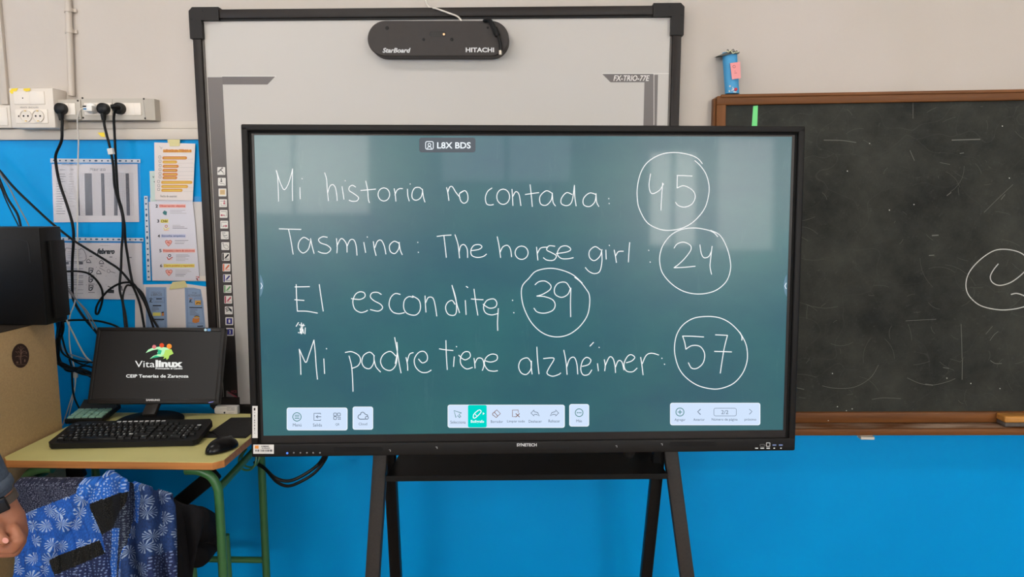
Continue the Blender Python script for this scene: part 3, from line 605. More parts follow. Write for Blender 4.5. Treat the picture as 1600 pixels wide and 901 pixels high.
# icon buttons printed down the strip
IC = [EDGE, mat('icon_black', (40, 40, 42), .5), mat('icon_orange', (226, 190, 130), .5), mat('icon_pink', (190, 80, 100), .5), mat('icon_red', (222, 110, 70), .5), mat('icon_navy', (42, 42, 130), .5), mat('icon_green', (110, 170, 110), .5), mat('icon_grey', (140, 136, 134), .5)]
w0, w1 = WB(.0009), WB(.0014); w2 = WB(.0018)
ys = [267 + 16.75 * k for k in range(16)]
for k, y in enumerate(ys):
    x = 345.8 + (y - 267) * (359.2 - 345.8) / (518 - 267); h = 6.1; mb = MB(); mb.rrect(x - h, y - h, x + h, y + h, 1.0, w0, 0)
    p = lambda a, b: (x + a * h, y + b * h)
    if k == 0: mb.stroke([p(-.75, .2), p(.3, -.8)], 2.4, w1, 7); mb.stroke([p(-.2, -.3), p(.4, .3)], 1, w1, 1); mb.ring(*p(.6, .6), 1, .5, w1, 7)
    elif k == 1: mb.poly([p(-.5, -.2), p(.2, -.2), p(-.15, .15)], w1, 1); mb.stroke([p(-.15, -.8), p(-.15, -.3)], 1.3, w1, 1); mb.stroke([p(-.6, .1), p(-.3, .5), p(.2, .4), p(.7, .7)], .7, w1, 7)
    elif k == 2: mb.rect(*p(-.65, -.7), *p(.65, .55), w1, 2); [mb.stroke([p(-.5, t), p(.5, t)], .5, w2, 7) for t in (-.4, -.1, .2)]
    elif k == 3: mb.stroke([p(-.7, -.5), p(.7, -.5), p(.7, .6), p(-.5, .6), p(-.5, 0)], .7, w1, 7, smooth=False); mb.stroke([p(.3, -.7), p(.3, 0)], 1.3, w1, 3); mb.poly([p(-.05, -.05), p(.3, .4), p(.65, -.05)], w1, 3)
    elif k == 4: mb.stroke([p(-.6, -.6), p(.7, -.6), p(.7, .5), p(.1, .5)], .8, w1, 7, smooth=False); mb.stroke([p(.2, .35), p(-.5, .35)], 1.3, w1, 3); mb.poly([p(-.35, 0), p(-.85, .35), p(-.35, .7)], w1, 3)
    elif k == 5: mb.stroke([p(.6, -.6), p(-.7, -.6), p(-.7, .5), p(-.1, .5)], .8, w1, 7, smooth=False); mb.stroke([p(-.2, .35), p(.5, .35)], 1.3, w1, 3); mb.poly([p(.35, 0), p(.35, .7), p(.85, .35)], w1, 3)
    elif k == 6: mb.stroke([p(-.7, -.6), p(.1, -.6)], .7, w1, 1); mb.stroke([p(-.5, -.2), p(0, .1), p(.6, 0)], 1.2, w1, 7); mb.stroke([p(-.3, .3), p(.4, .7), p(.8, .5)], .8, w1, 7)
    elif k == 7: mb.stroke([p(-.6, -.4), p(-.2, .4), p(.4, .7), p(.8, .3), p(.3, -.3), p(-.2, -.2)], .7, w1, 7, True); mb.disc(*p(-.6, -.7), .8, w1, 1)
    elif k in (8, 9, 10, 11, 12):
        m_ = {8: 1, 9: 4, 10: 5, 11: 6, 12: 3}[k]
        mb.rect(*p(-.9, -.9), *p(-.55, .9), w1, m_); mb.stroke([p(-.05, .2), p(.6, -.55)], 2.4, w1, m_, smooth=False); mb.stroke([p(-.35, .4), p(-.05, .2)], 1.0, w1, m_); mb.stroke([p(-.3, .6), p(.75, .6)], .8, w1, m_)
    elif k == 13:
        for t in (-.35, 0, .35): mb.stroke([p(-.7 + t * .3, -.1 + t), p(0 + t * .5, -.5 + t), p(.7, .1 + t * .6)], 1.2, w1, 1, smooth=False)
    else:
        mb.rect(*p(-.72, -.72), *p(.72, .72), w1, 5); mb.text('12'[k - 14], *p(-.22, -.42), *p(.25, .42), w2, 0, bold=.03)
    mb.build('icon_button', IC, wb, smooth=0)
mb = MB(); mb.poly([(353.5, 610), (355.5, 610), (370, 622), (370, 622), (353.5, 622)], w0, 0); mb.stroke([(356, 612.5), (370, 620)], 1.5, w1, 1); mb.text('HCS', 361, 609.5, 369.5, 613.5, w0, 1); mb.build('corner_logo', [IC[7], IC[3]], wb, smooth=0)
for x, y in ((364, 632),):
    pass

# pill-shaped sensor bar fixed on the board
sb = thing('sensor_bar', 'black pill-shaped sensor unit near the top of the white board', 'sensor', onY(685, 60, YW))
YS = YW - 0.075
PB = surfY(YS)
fp = rr(574, 32, 795, 88, 27.9, 10)
a_ = [PB(*p) for p in fp]; b_ = [Vector((v_.x, YW - .0225, v_.z)) for v_ in a_]
cx_, cz_ = sum(v_.x for v_ in a_) / len(a_), sum(v_.z for v_ in a_) / len(a_)
a2 = [Vector((v_.x + (cx_ - v_.x) * .0, YS + .004, v_.z)) for v_ in a_]; a1 = [Vector((cx_ + (v_.x - cx_) * .99, YS, cz_ + (v_.z - cz_) * .95)) for v_ in a_]
mb = MB(); n_ = len(a_); mb.add(a1 + a2 + b_, [tuple(range(n_))] + [(i + n_, (i + 1) % n_ + n_, (i + 1) % n_, i) for i in range(n_)] + [(i + 2 * n_, (i + 1) % n_ + 2 * n_, (i + 1) % n_ + n_, i + n_) for i in range(n_)])
mb.build('housing', mat('charcoal_plastic', (62, 57, 55), 0.5, vary=.05, scale=60), sb)
P1, P2 = surfY(YS - .0006), surfY(YS - .0012)
u = lambda x, y: (560 + x / 6.154, y / 6.154)
mb = MB(); mb.text('StarBoard', *u(232, 460), *u(502, 507), P1, 0, shear=.25, bold=.03); mb.text('HITACHI', *u(1032, 457), *u(1305, 502), P1, 0, bold=.03); mb.build('lettering', SILV, sb, smooth=0)
mb = MB(); mb.rrect(*u(682, 303), *u(845, 352), 3.9, P1); mb.build('sensor_window', mat('gloss_black_window', (14, 10, 10), .15), sb, smooth=0)
mb = MB(); mb.disc(*u(822, 329), 1.7, P2); mb.build('standby_light', emit_mat('orange_indicator', (255, 190, 140), 1.5), sb, smooth=0)
for a, b, r in ((277, 270, 2.8), (628, 380, 2.2), (898, 380, 2.6), (1243, 267, 1.8)):
    mb = MB(); mb.lathe([(r * .0022, -.001), (r * .0022, .001), (r * .0012, .0014)], PB(*u(a, b)), (0, -1, 0), 0, 12); mb.build('screw', BLK, sb)
dg_ = thing('connector_cable', 'short black coiled connector hanging over the sensor unit', 'cable', PB(775, 40))
PD = surfY(YS - .012)
mb = MB(); mb.tube(spline([surfY(YS - .005)(*u(1205, 205)), PD(*u(1230, 188)), PD(*u(1275, 200)), PD(*u(1300, 250)), PD(*u(1325, 310)), PD(*u(1345, 350)), PD(*u(1365, 420)), PD(*u(1370, 490))], 6), .0048, 0, 10)
mb.tube(spline([surfY(YS - .005)(*u(1215, 208)), PD(*u(1250, 200)), PD(*u(1290, 270)), PD(*u(1312, 330)), surfY(YS - .002)(*u(1330, 300))], 5), .004, 0, 8)
mb.build('cord', BLK, dg_)
mb = MB(); mb.tube([PD(*u(1310, 270)), PD(*u(1340, 345))], .0085, 0, 12); mb.build('plug_grip', mat('dull_black_grip', (28, 27, 27), .6), dg_)
mb = MB(); mb.tube([PD(*u(1366, 485)), PD(*u(1366, 525))], .0052, 0, 10); mb.build('plug_tip', mat('nickel_tip', (190, 180, 165), .3, .6), dg_)
WHC = mat('white_cable_sheath', (225, 218, 208), 0.5)
mb = MB(); mb.tube(spline([surfY(YW - .004)(660, -25), surfY(YW - .006)(668, 8), surfY(YW - .045)(682, 13.5), surfY(YW - .046)(700, 20), surfY(YW - .046)(715, 26), surfY(YW - .05)(722, 34)], 6), .0028)
tag(mb.build('signal_cable', WHC, root_at=onY(690, 15, YW)), 'thin white cable looping over the top rail of the white board', 'cable')

# ------------------------------------------------------------------ blackboard
BBO = onY(1120, 150, YW - 0.04)
BR = Euler((0, -0.0125, 0), 'XYZ'); BM = Matrix.Translation(BBO) @ BR.to_matrix().to_4x4(); BMi = BM.inverted()
bbd = thing('blackboard', 'worn dark chalkboard with brown wooden frame and chalk tray', 'blackboard', BBO, BR)
def BBs(e): return plane_surf(BBO, Vector((0, -1, 0)), e)
def bl_box(mb, x0, y0, z0, x1, y1, z1, m=0, bev=0.0):
    bm = bmesh.new(); bmesh.ops.create_cube(bm, size=1.0); bmesh.ops.scale(bm, vec=Vector((x1 - x0, y1 - y0, z1 - z0)), verts=bm.verts)
    if bev: bmesh.ops.bevel(bm, geom=bm.edges[:], offset=bev, segments=2, profile=.5, affect='EDGES')
    bmesh.ops.translate(bm, vec=Vector(((x0 + x1) / 2, (y0 + y1) / 2, (z0 + z1) / 2)), verts=bm.verts); bmesh.ops.transform(bm, matrix=BM, verts=bm.verts); mb.bm(bm, m)
def wood(name, rgb, rough=.45, along=0):
    m = mat(name, rgb, rough, spec=.22); nt = m.node_tree; b = nt.nodes['Principled BSDF']; tc = nt.nodes.new('ShaderNodeTexCoord'); mp = nt.nodes.new('ShaderNodeMapping')
    sc_ = [30, 30, 30]; sc_[along] = 1.5; mp.inputs['Scale'].default_value = sc_
    n = nt.nodes.new('ShaderNodeTexNoise'); n.inputs['Scale'].default_value = 2.0; n.inputs['Detail'].default_value = 7; cr = nt.nodes.new('ShaderNodeValToRGB')
    nt.links.new(tc.outputs['Object'], mp.inputs[0]); nt.links.new(mp.outputs[0], n.inputs['Vector']); nt.links.new(n.outputs['Fac'], cr.inputs[0])
    c = lin(rgb); cr.color_ramp.elements[0].position = .3; cr.color_ramp.elements[1].position = .7
    cr.color_ramp.elements[0].color = (c[0] * .72, c[1] * .7, c[2] * .68, 1); cr.color_ramp.elements[1].color = (min(1, c[0] * 1.2), min(1, c[1] * 1.2), min(1, c[2] * 1.2), 1)
    nt.links.new(cr.outputs[0], b.inputs['Base Color']); return m
WF = wood('brown_varnished_frame', (116, 72, 36)); WFV = wood('brown_varnished_frame_upright', (116, 72, 36), along=2)
BW = 3.0; zbot = (BMi @ onY(1400, 644, YW - .04)).z
def slate():
    m = mat('chalky_slate', (48, 49, 45), 0.75, spec=.3); nt = m.node_tree; b = nt.nodes['Principled BSDF']; tc = nt.nodes.new('ShaderNodeTexCoord')
    n = nt.nodes.new('ShaderNodeTexNoise'); n.inputs['Scale'].default_value = 3.5; n.inputs['Detail'].default_value = 9; n.inputs['Roughness'].default_value = .7
    n2 = nt.nodes.new('ShaderNodeTexNoise'); n2.inputs['Scale'].default_value = 55; n2.inputs['Detail'].default_value = 6; n2.inputs['Roughness'].default_value = .8
    nt.links.new(tc.outputs['Object'], n.inputs['Vector']); nt.links.new(tc.outputs['Object'], n2.inputs['Vector'])
    cr = nt.nodes.new('ShaderNodeValToRGB'); cr.color_ramp.elements[0].position = .35; cr.color_ramp.elements[1].position = .75
    cr.color_ramp.elements[0].color = (*lin((27, 28, 25)), 1); cr.color_ramp.elements[1].color = (*lin((66, 67, 60)), 1)
    mr = nt.nodes.new('ShaderNodeMapRange'); mr.inputs[1].default_value = .58; mr.inputs[2].default_value = .8; mr.inputs[4].default_value = .3
    mx = nt.nodes.new('ShaderNodeMix'); mx.data_type = 'RGBA'; mx.inputs[7].default_value = (*lin((110, 110, 104)), 1)
    nt.links.new(n.outputs['Fac'], cr.inputs[0]); nt.links.new(n2.outputs['Fac'], mr.inputs[0]); nt.links.new(mr.outputs[0], mx.inputs[0]); nt.links.new(cr.outputs[0], mx.inputs[6])
    # long swirling scratch marks
    n3 = nt.nodes.new('ShaderNodeTexVoronoi'); n3.feature = 'DISTANCE_TO_EDGE'; n3.inputs['Scale'].default_value = 4.0
    wv = nt.nodes.new('ShaderNodeVectorMath'); wv.operation = 'MULTIPLY_ADD'; wv.inputs[1].default_value = (.5, .5, .5)
    n4 = nt.nodes.new('ShaderNodeTexNoise'); n4.inputs['Scale'].default_value = 3; nt.links.new(tc.outputs['Object'], n4.inputs['Vector'])
    nt.links.new(n4.outputs['Color'], wv.inputs[0]); nt.links.new(tc.outputs['Object'], wv.inputs[2]); nt.links.new(wv.outputs[0], n3.inputs['Vector'])
    lt = nt.nodes.new('ShaderNodeMapRange'); lt.inputs[1].default_value = 0; lt.inputs[2].default_value = .004; lt.inputs[3].default_value = .09; lt.inputs[4].default_value = 0
    nt.links.new(n3.outputs['Distance'], lt.inputs[0])
    mlt = nt.nodes.new('ShaderNodeMath'); mlt.operation = 'MULTIPLY'; nt.links.new(lt.outputs[0], mlt.inputs[0]); nt.links.new(n2.outputs['Fac'], mlt.inputs[1])
    mx2 = nt.nodes.new('ShaderNodeMix'); mx2.data_type = 'RGBA'; mx2.inputs[7].default_value = (*lin((170, 170, 162)), 1)
    nt.links.new(mlt.outputs[0], mx2.inputs[0]); nt.links.new(mx.outputs[2], mx2.inputs[6]); nt.links.new(mx2.outputs[2], b.inputs['Base Color']); return m
mb = MB(); bl_box(mb, .005, .008, zbot - .02, BW - .005, .03, -.01); mb.build('slate', slate(), bbd, smooth=0)
fw_ = 0.030
mb = MB(); bl_box(mb, 0, -.004, -fw_, BW, .036, 0, 0, .004); bl_box(mb, .012, -.008, -.006, BW, .0, .004, 0, .002); mb.build('frame_rail', WF, bbd)
mb = MB(); bl_box(mb, 0, -.004, zbot + .0, fw_, .036, -fw_ + .0008, 0, .002); bl_box(mb, -.008, .006, zbot - .035, .002, .036, -.006, 0, .002); mb.build('frame_rail', WFV, bbd)
mb = MB(); bl_box(mb, BW - fw_, -.004, zbot, BW, .036, -fw_ + .0008, 0, .002); mb.build('frame_rail', WFV, bbd)
mb = MB(); bl_box(mb, 0, -.004, zbot - .036, BW, .036, zbot + .001, 0, .003); mb.build('frame_rail', WF, bbd)
ztr = zbot - .036
def tray_mat():
    m = wood('dusty_chalk_tray', (110, 70, 40)); nt = m.node_tree; b = nt.nodes['Principled BSDF']; src = b.inputs['Base Color'].links[0].from_socket
    tc = nt.nodes.new('ShaderNodeTexCoord'); n = nt.nodes.new('ShaderNodeTexNoise'); n.inputs['Scale'].default_value = 9; n.inputs['Detail'].default_value = 8
    mp = nt.nodes.new('ShaderNodeMapping'); mp.inputs['Scale'].default_value = (.6, 2, 6); nt.links.new(tc.outputs['Object'], mp.inputs[0]); nt.links.new(mp.outputs[0], n.inputs['Vector'])
    mr = nt.nodes.new('ShaderNodeMapRange'); mr.inputs[1].default_value = .36; mr.inputs[2].default_value = .66; mr.inputs[4].default_value = .85; nt.links.new(n.outputs['Fac'], mr.inputs[0])
    mx = nt.nodes.new('ShaderNodeMix'); mx.data_type = 'RGBA'; mx.inputs[7].default_value = (*lin((185, 168, 150)), 1); nt.links.new(mr.outputs[0], mx.inputs[0]); nt.links.new(src, mx.inputs[6]); nt.links.new(mx.outputs[2], b.inputs['Base Color']); return m
mb = MB(); bl_box(mb, 0, -.062, ztr - .012, BW, .036, ztr - .002, 0, .001); mb.build('chalk_tray', tray_mat(), bbd)
mb = MB(); bl_box(mb, 0, -.070, ztr - .022, BW, -.058, ztr + .000, 0, .002); mb.build('tray_lip', WF, bbd)
CH = mat('chalk_line', (196, 196, 190), .9); CHF = mat('faint_chalk', (104, 104, 98), .9); S_ = BBs(-.0072)
def inb(L): return [(1400 + x / 3.915, 330 + y / 3.917) for x, y in L]
mb = MB()
mb.stroke(inb([(625,322),(595,360),(577,400),(590,435),(632,453),(690,440),(740,410),(790,365),(812,330),(790,275),(740,245),(660,232),(590,245),(510,300),(450,370),(428,440),(440,505),(490,560),(550,588),(640,603),(720,598),(790,582),(860,560)]), 1.5, S_)
mb.stroke(inb([(705,508),(740,502),(790,520),(850,560)]), 1.7, S_)
mb.build('chalk_drawing', CH, bbd, smooth=0)
mb = MB()
z_ = lambda L: [(1200 + x / 4, 560 + y / 4) for x, y in L]
t_ = lambda L: [(1100 + x / 3.2, 60 + y / 3.2) for x, y in L]
for P, w_ in ((inb([(398,690),(402,800),(404,900)]), .9), (inb([(60,670),(245,660)]), .7), (inb([(590,703),(550,750)]), .7), (inb([(575,790),(600,755),(625,735)]), .8), (inb([(222,148),(258,146)]), 2.0), (inb([(203,270),(232,268)]), 1.6),
  (z_([(1215,0),(1213,130)]), 1.0), (z_([(340,170),(420,185),(540,178),(640,120),(690,40)]), .6), (z_([(870,120),(950,155),(1030,165),(1120,145),(1170,125)]), .7), (z_([(985,160),(1030,166)]), 1.6), (z_([(1390,12),(1420,30),(1460,30)]), 1.0), (z_([(1095,55),(1130,62)]), 1.0), (z_([(650,255),(720,245),(830,250)]), .6), (z_([(170,180),(225,192)]), .9),
  (t_([(1045,320),(1045,400)]), .7), (t_([(1030,560),(1052,610)]), .8), (t_([(1240,508),(1380,504)]), 1.8), (t_([(600,508),(690,510),(760,520)]), 1.0), (t_([(1505,780),(1485,805)]), .9), (t_([(1235,770),(1215,785)]), 1.2), (t_([(1180,620),(1230,630)]), .6), (t_([(1545,730),(1470,800),(1400,870)]), .6), (t_([(1280,575),(1298,572)]), 1.2)):
    mb.stroke(P, w_, S_)
mb.build('faint_chalk_marks', CHF, bbd, smooth=0)['kind'] = 'stuff'
mb = MB(); rs_ = random.Random(21); SS = BBs(-.0071)
for k in range(150):
    cx0, cy0 = rs_.uniform(1190, 1900), rs_.uniform(170, 635); R0 = rs_.uniform(6, 70); a0 = rs_.uniform(0, 6.28); sp = rs_.uniform(.25, 1.1); e = rs_.uniform(.5, 1.2)
    mb.stroke([(cx0 + R0 * math.cos(a0 + sp * t / 5), cy0 + e * R0 * math.sin(a0 + sp * t / 5)) for t in range(6) if 166 < cy0 + e * R0 * math.sin(a0 + sp * t / 5) < 640 and cx0 + R0 * math.cos(a0 + sp * t / 5) > 1150] or [(cx0, cy0), (cx0 + 2, cy0 + 3)], rs_.uniform(.25, .6), SS, smooth=False)
mb.build('scratches', mat('dull_scratch', (84, 84, 78), .9), bbd, smooth=0)['kind'] = 'stuff'
mb = MB()
for x, y in z_([(434,300),(490,325),(526,314),(377,387),(231,450),(403,93),(1450,187),(1118,122),(1268,155),(585,436)]) + t_([(1050,830),(927,858),(717,663),(1527,698),(1270,265),(828,525),(1492,438)]): mb.disc(x, y, .9, BBs(.0045) if y > 643 else S_, n=8)
mb.build('chalk_specks', CH, bbd, smooth=0)['kind'] = 'stuff'
mb = MB(); f_ = [BBs(-.0070)(*p) for p in ((1174.5, 199), (1183, 199), (1184.3, 164.5), (1177, 165.5))]; mb.prism(f_, [p + Vector((0, .0008, 0)) for p in f_])
tag(mb.build('tape_strip', mat('bright_green_tape', (112, 226, 132), .5), root_at=onY(1179, 180, YW)), 'bright green tape strip stuck upright on the chalkboard corner', 'tape')
# wooden duster on the tray
ez = (BM @ Vector((1.2, -.03, ztr - .002))).z
er = thing('board_eraser', 'varnished wooden board duster lying on the chalk tray', 'eraser', onY(1590, 660, YW - .075))
e0 = onY(1571, 662, YW - .097); ew = BM.to_3x3()
bm_ = MB(); bm_.box((e0.x + .075, YW - .07, ez + .026), (.15, .05, .022), 0, .006, BR.to_matrix(), 3); bm_.build('wooden_back', wood('orange_varnished_wood', (196, 138, 70), .35), er)
bm_ = MB(); bm_.box((e0.x + .075, YW - .07, ez + .0085), (.146, .046, .014), 0, .003, BR.to_matrix()); bm_.build('felt_pad', mat('grey_felt', (92, 84, 78), .95, vary=.2, scale=90), er)
mb = MB(); c = onY(1347.5, 678, YW - .06); mb.box((c.x, YW - .085, c.z - .001), (.046, .03, .010), 0, .002); mb.span((c.x - .02, YW - .088, c.z + .002), (c.x + .02, YW - .078, c.z + .008), 0, .001)
tag(mb.build('tape_tab', mat('cream_paper_tape', (224, 216, 200), .7), root_at=c), 'small white taped tab under the chalk tray edge', 'tape')

# paper tower standing on the blackboard frame
pt_ = thing('paper_tower', 'blue rolled paper tower with pink note on the chalkboard frame', 'paper craft', onY(1144, 146, YW - .03))
YP = YW - .036
b0, b1 = onY(1133, 146.5, YP), onY(1155, 146.5, YP); t0, t1 = onY(1128.5, 83, YP), onY(1151.5, 82, YP)
ca, ra = (b0 + b1) / 2, (b1 - b0).length / 2; cb, rb = (t0 + t1) / 2, (t1 - t0).length / 2
mb = MB(); nn = 20; vs = []
for t in range(9):
    f = t / 8; c = ca.lerp(cb, f); r = ra + (rb - ra) * f
    vs += [c + Vector((math.cos(2 * math.pi * k / nn) * r, math.sin(2 * math.pi * k / nn) * r * .8, 0)) for k in range(nn)]
mb.add(vs, [(i * nn + k, i * nn + (k + 1) % nn, (i + 1) * nn + (k + 1) % nn, (i + 1) * nn + k) for i in range(8) for k in range(nn)] + [tuple(range(nn))[::-1], tuple(8 * nn + k for k in range(nn))])
mb.build('paper_tube', mat('sky_blue_card', (72, 160, 212), .6, vary=.04, scale=30), pt_)
Yr = YP - ra * .8
mb = MB(); P = [(1122.5, 87), (1131, 83), (1142, 79.5), (1156, 81), (1155, 83.5), (1144, 84), (1132, 86.5)]; f_ = [onY(*p, Yr - .004) for p in P]; mb.prism(f_[::-1], [p + Vector((.0, .05, .004)) for p in f_][::-1]); mb.build('paper_roof', mat('grey_card_roof', (92, 96, 92), .7), pt_, smooth=0)
mb = MB(); rnd = random.Random(3)
pts = [onY(1134 + 2.2 * k, 81 + rnd.uniform(-2.2, 2), Yr - .012 - rnd.uniform(0, .006)) for k in range(10)]; mb.tube(spline(pts, 4), .0016, 0, 6)
pts = [onY(1135 + 2.2 * k, 80 + rnd.uniform(-3, 2), Yr - .014) for k in range(9)]; mb.tube(spline(pts, 4), .0012, 1, 6); mb.build('tinsel', [mat('pale_tinsel', (225, 225, 190), .5), mat('dark_tinsel', (70, 70, 60), .5)], pt_)
mb = MB(); f_ = [onY(*p, Yr - .006) for p in ((1144, 124), (1157.5, 122), (1156.5, 96.5), (1140.8, 98.5))]; mb.prism(f_, [p + Vector((0, .0015, 0)) for p in f_]); mb.build('pink_note', mat('pink_note_paper', (244, 160, 160), .7), pt_, smooth=0)
mb = MB(); S5 = surfY(Yr - .0066); mb.ring(1147, 104, 2, .6, S5); mb.stroke([(1148, 111), (1149, 111)], .7, S5); mb.stroke([(1147.5, 114), (1151, 114)], .7, S5); mb.build('pencil_marks', mat('red_brown_pencil', (170, 80, 80), .7), pt_, smooth=0)
mb = MB(); mb.lathe([(.0001, .004), (.004, .003), (.0055, 0), (.0055, -.003)][::-1], onY(1149.8, 139.5, Yr - .002), (0, -1, 0), 0, 14); mb.build('red_dot', mat('red_bead', (206, 40, 62), .4), pt_)
mb = MB(); S6 = surfY(Yr - .0012); [mb.disc(1142 + rnd.uniform(-3, 9), 138 + rnd.uniform(-6, 6), rnd.uniform(.5, 1.6), S6, n=8) for k in range(14)]; mb.build('white_specks', mat('white_fleck', (210, 225, 232), .7), pt_, smooth=0)['kind'] = 'stuff'
# ------------------------------------------------------------------ conduits, sockets and plugs on the wall
PIPE = mat('painted_pipe', (204, 193, 181), .5)
def wx(px, py, e=0.0): return onY(px, py, YW - e)
c = [wx(106.5, 0, .012), wx(112, 150, .012)]; d = (c[0] - c[1]) / (c[0].z - c[1].z); top = c[1] + d * (ZC - c[1].z)
root = thing('conduit_pipe', 'cream vertical pipe rising to the ceiling above the grey socket box', 'pipe', c[1])
MB().tube([c[1], top], .0105, 0, 14).build('pipe', PIPE, root)
for y in (16, 49):
    p = wx(107 + y * .04, y, .012); mb = MB(); mb.lathe([(.0135, -.006), (.0135, .006)], p, (0, 0, 1), 0, 16); mb.span((p.x - .022, YW - .008, p.z - .006), (p.x + .022, YW, p.z + .006), 0, .002); mb.build('clip', PIPE, root)
mb = MB(); a = wx(-4, 0, .012); b = wx(5, 163, .012); b.x = a.x = (a.x + b.x) / 2; mb.span((a.x - .012, YW - .014, b.z), (a.x + .012, YW, ZC), 0, .002)
tag(mb.build('cable_trunking', PIPE, root_at=b), 'cream flat cable channel at the far left wall edge', 'cable channel')
SW = mat('socket_white', (226, 216, 204), .45); SG = mat('socket_grey', (186, 178, 166), .45); DRK = mat('dark_hole', (30, 26, 24), .7); YT = mat('yellow_tape', (244, 214, 40), .5); IVO = mat('ivory_plate', (236, 226, 214), .4)
def wallbox(name, label, cat, x0, y0, x1, y1, depth, m, bev=.004):
    """box on the wall whose front face covers x0..y1 of the photograph"""
    root = thing(name, label, cat, wx((x0 + x1) / 2, (y0 + y1) / 2))
    F = surfY(YW - depth); a = F(x0, y1); b = F(x1, y0)
    MB().span((a.x, YW - depth, a.z), (b.x, YW, b.z), 0, bev).build('housing', m, root)
    return root, lambda e: surfY(YW - depth - e)
k1 = lambda x, y: (x / 4.742, 100 + y / 4.742)
r1, F1 = wallbox('junction_box', 'plain cream junction box at the left edge of the picture', 'junction box', -14, 164, 15, 200, .03, SW)
MB().span((F1(0)(-10, 196).x, YW - .033, F1(0)(0, 196).z), (F1(0)(11, 168).x, YW - .029, F1(0)(0, 168).z), 0, .001).build('lid', IVO, r1)
r2, F2 = wallbox('socket_box', 'deep white socket box with yellow tape and two empty outlets', 'socket', 18, 137, 82, 200, .07, SW)
def plate(root, F, x0, y0, x1, y1, m, t=.003, name='plate'):
    a = F(0)(x0, y1); b = F(0)(x1, y0); MB().span((a.x, a.y - t, a.z), (b.x, a.y + .002, b.z), 0, .0008).build(name, m, root)
plate(r2, F2, *k1(110, 203), *k1(218, 300), IVO); plate(r2, F2, *k1(225, 203), *k1(328, 300), IVO)
plate(r2, F2, *k1(122, 335), *k1(352, 440), IVO, .0025)
for cx, cy in ((193, 385), (283, 385)):
    p = F2(.003)(*k1(cx, cy)); mb = MB(); mb.lathe([(.0205, 0), (.0205, .0035), (.018, .0035), (.0175, .0012), (.0001, .001)], p, (0, -1, 0), 0, 28)
    for dx in (-.0075, .0075): mb.lathe([(.003, .0012), (.003, .0018)], p + Vector((dx, 0, 0)), (0, -1, 0), 1, 10)
    for dz in (-.0165, .0165): mb.box(p + Vector((0, -.002, dz)), (.006, .004, .003), 2)
    mb.build('outlet', [SW, DRK, mat('brass', (180, 150, 80), .3, .8)], r2)
mb = MB(); mb.disc(*k1(168, 252), 1.0, F2(.0038)); mb.disc(*k1(139, 386), 1.3, F2(.0032)); mb.build('screw_hole', DRK, r2, smooth=0)
mb = MB(); mb.text('MANTA  ENCHUFES', *k1(150, 316), *k1(285, 328), F2(.0008)); mb.build('pencil_lettering', mat('pencil_grey', (110, 104, 100), .8), r2, smooth=0)
for P in ([(70, 205), (85, 182), (135, 178), (118, 205), (85, 222)], [(172, 182), (222, 178), (222, 198), (195, 204), (175, 196)]):
    f_ = [F2(.0012 + .0034 * (P[0][0] > 100))(*k1(*p)) for p in P]; mb = MB(); mb.prism(f_[::-1], [p + Vector((0, .0008, 0)) for p in f_[::-1]]); mb.build('tape', YT, r2, smooth=0)
r3, F3 = wallbox('socket_box', 'small grey socket box with one black plug below the pipe', 'socket', 83.5, 155, 125, 187, .05, SG)
plate(r3, F3, *k1(418, 290), *k1(505, 378), IVO); plate(r3, F3, *k1(510, 290), *k1(558, 376), IVO)
for a in ((406, 272), (577, 272), (410, 396), (580, 396)):
    mb = MB(); mb.lathe([(.003, -.001), (.003, .001)], F3(0)(*k1(*a)), (0, -1, 0), 0, 10); mb.build('screw', DRK, r3)
root = r4 = thing('socket_strip', 'long grey four-outlet socket box with sloped ends', 'socket', wx(180, 170))
F4 = lambda e: surfY(YW - .045 - e)
a = F4(0)(126.5, 187.5); b = F4(0)(228, 153.5); za, zb = a.z, b.z
P = [(a.x, YW), (a.x, YW - .045), (b.x - .004, YW - .045), (b.x + .020, YW - .03), (b.x + .022, YW)]
mb = MB(); lo = [Vector((x, y, za)) for x, y in P]; hi = [Vector((x, y, zb)) for x, y in P]; mb.prism(lo, hi); mb.build('housing', SG, r4, smooth=0)
mb = MB(); [mb.stroke([k1(x, 262), k1(x, 415)], .6, F4(.0005)) for x in (832,)]; mb.stroke([k1(1062, 262), k1(1080, 415)], .7, F4(.0005)); mb.build('seam', mat('seam_grey', (140, 132, 122), .6), r4, smooth=0)
for x0, x1 in ((632, 728), (733, 826), (850, 945), (950, 995), (1000, 1045)): plate(r4, F4, *k1(x0, 288), *k1(x1, 380), IVO)
for a in ((611, 252), (1066, 258), (617, 398), (1076, 402)):
    mb = MB(); mb.lathe([(.003, -.001), (.003, .001)], F4(0)(*k1(*a)), (0, -1, 0), 0, 10); mb.build('screw', DRK, r4)

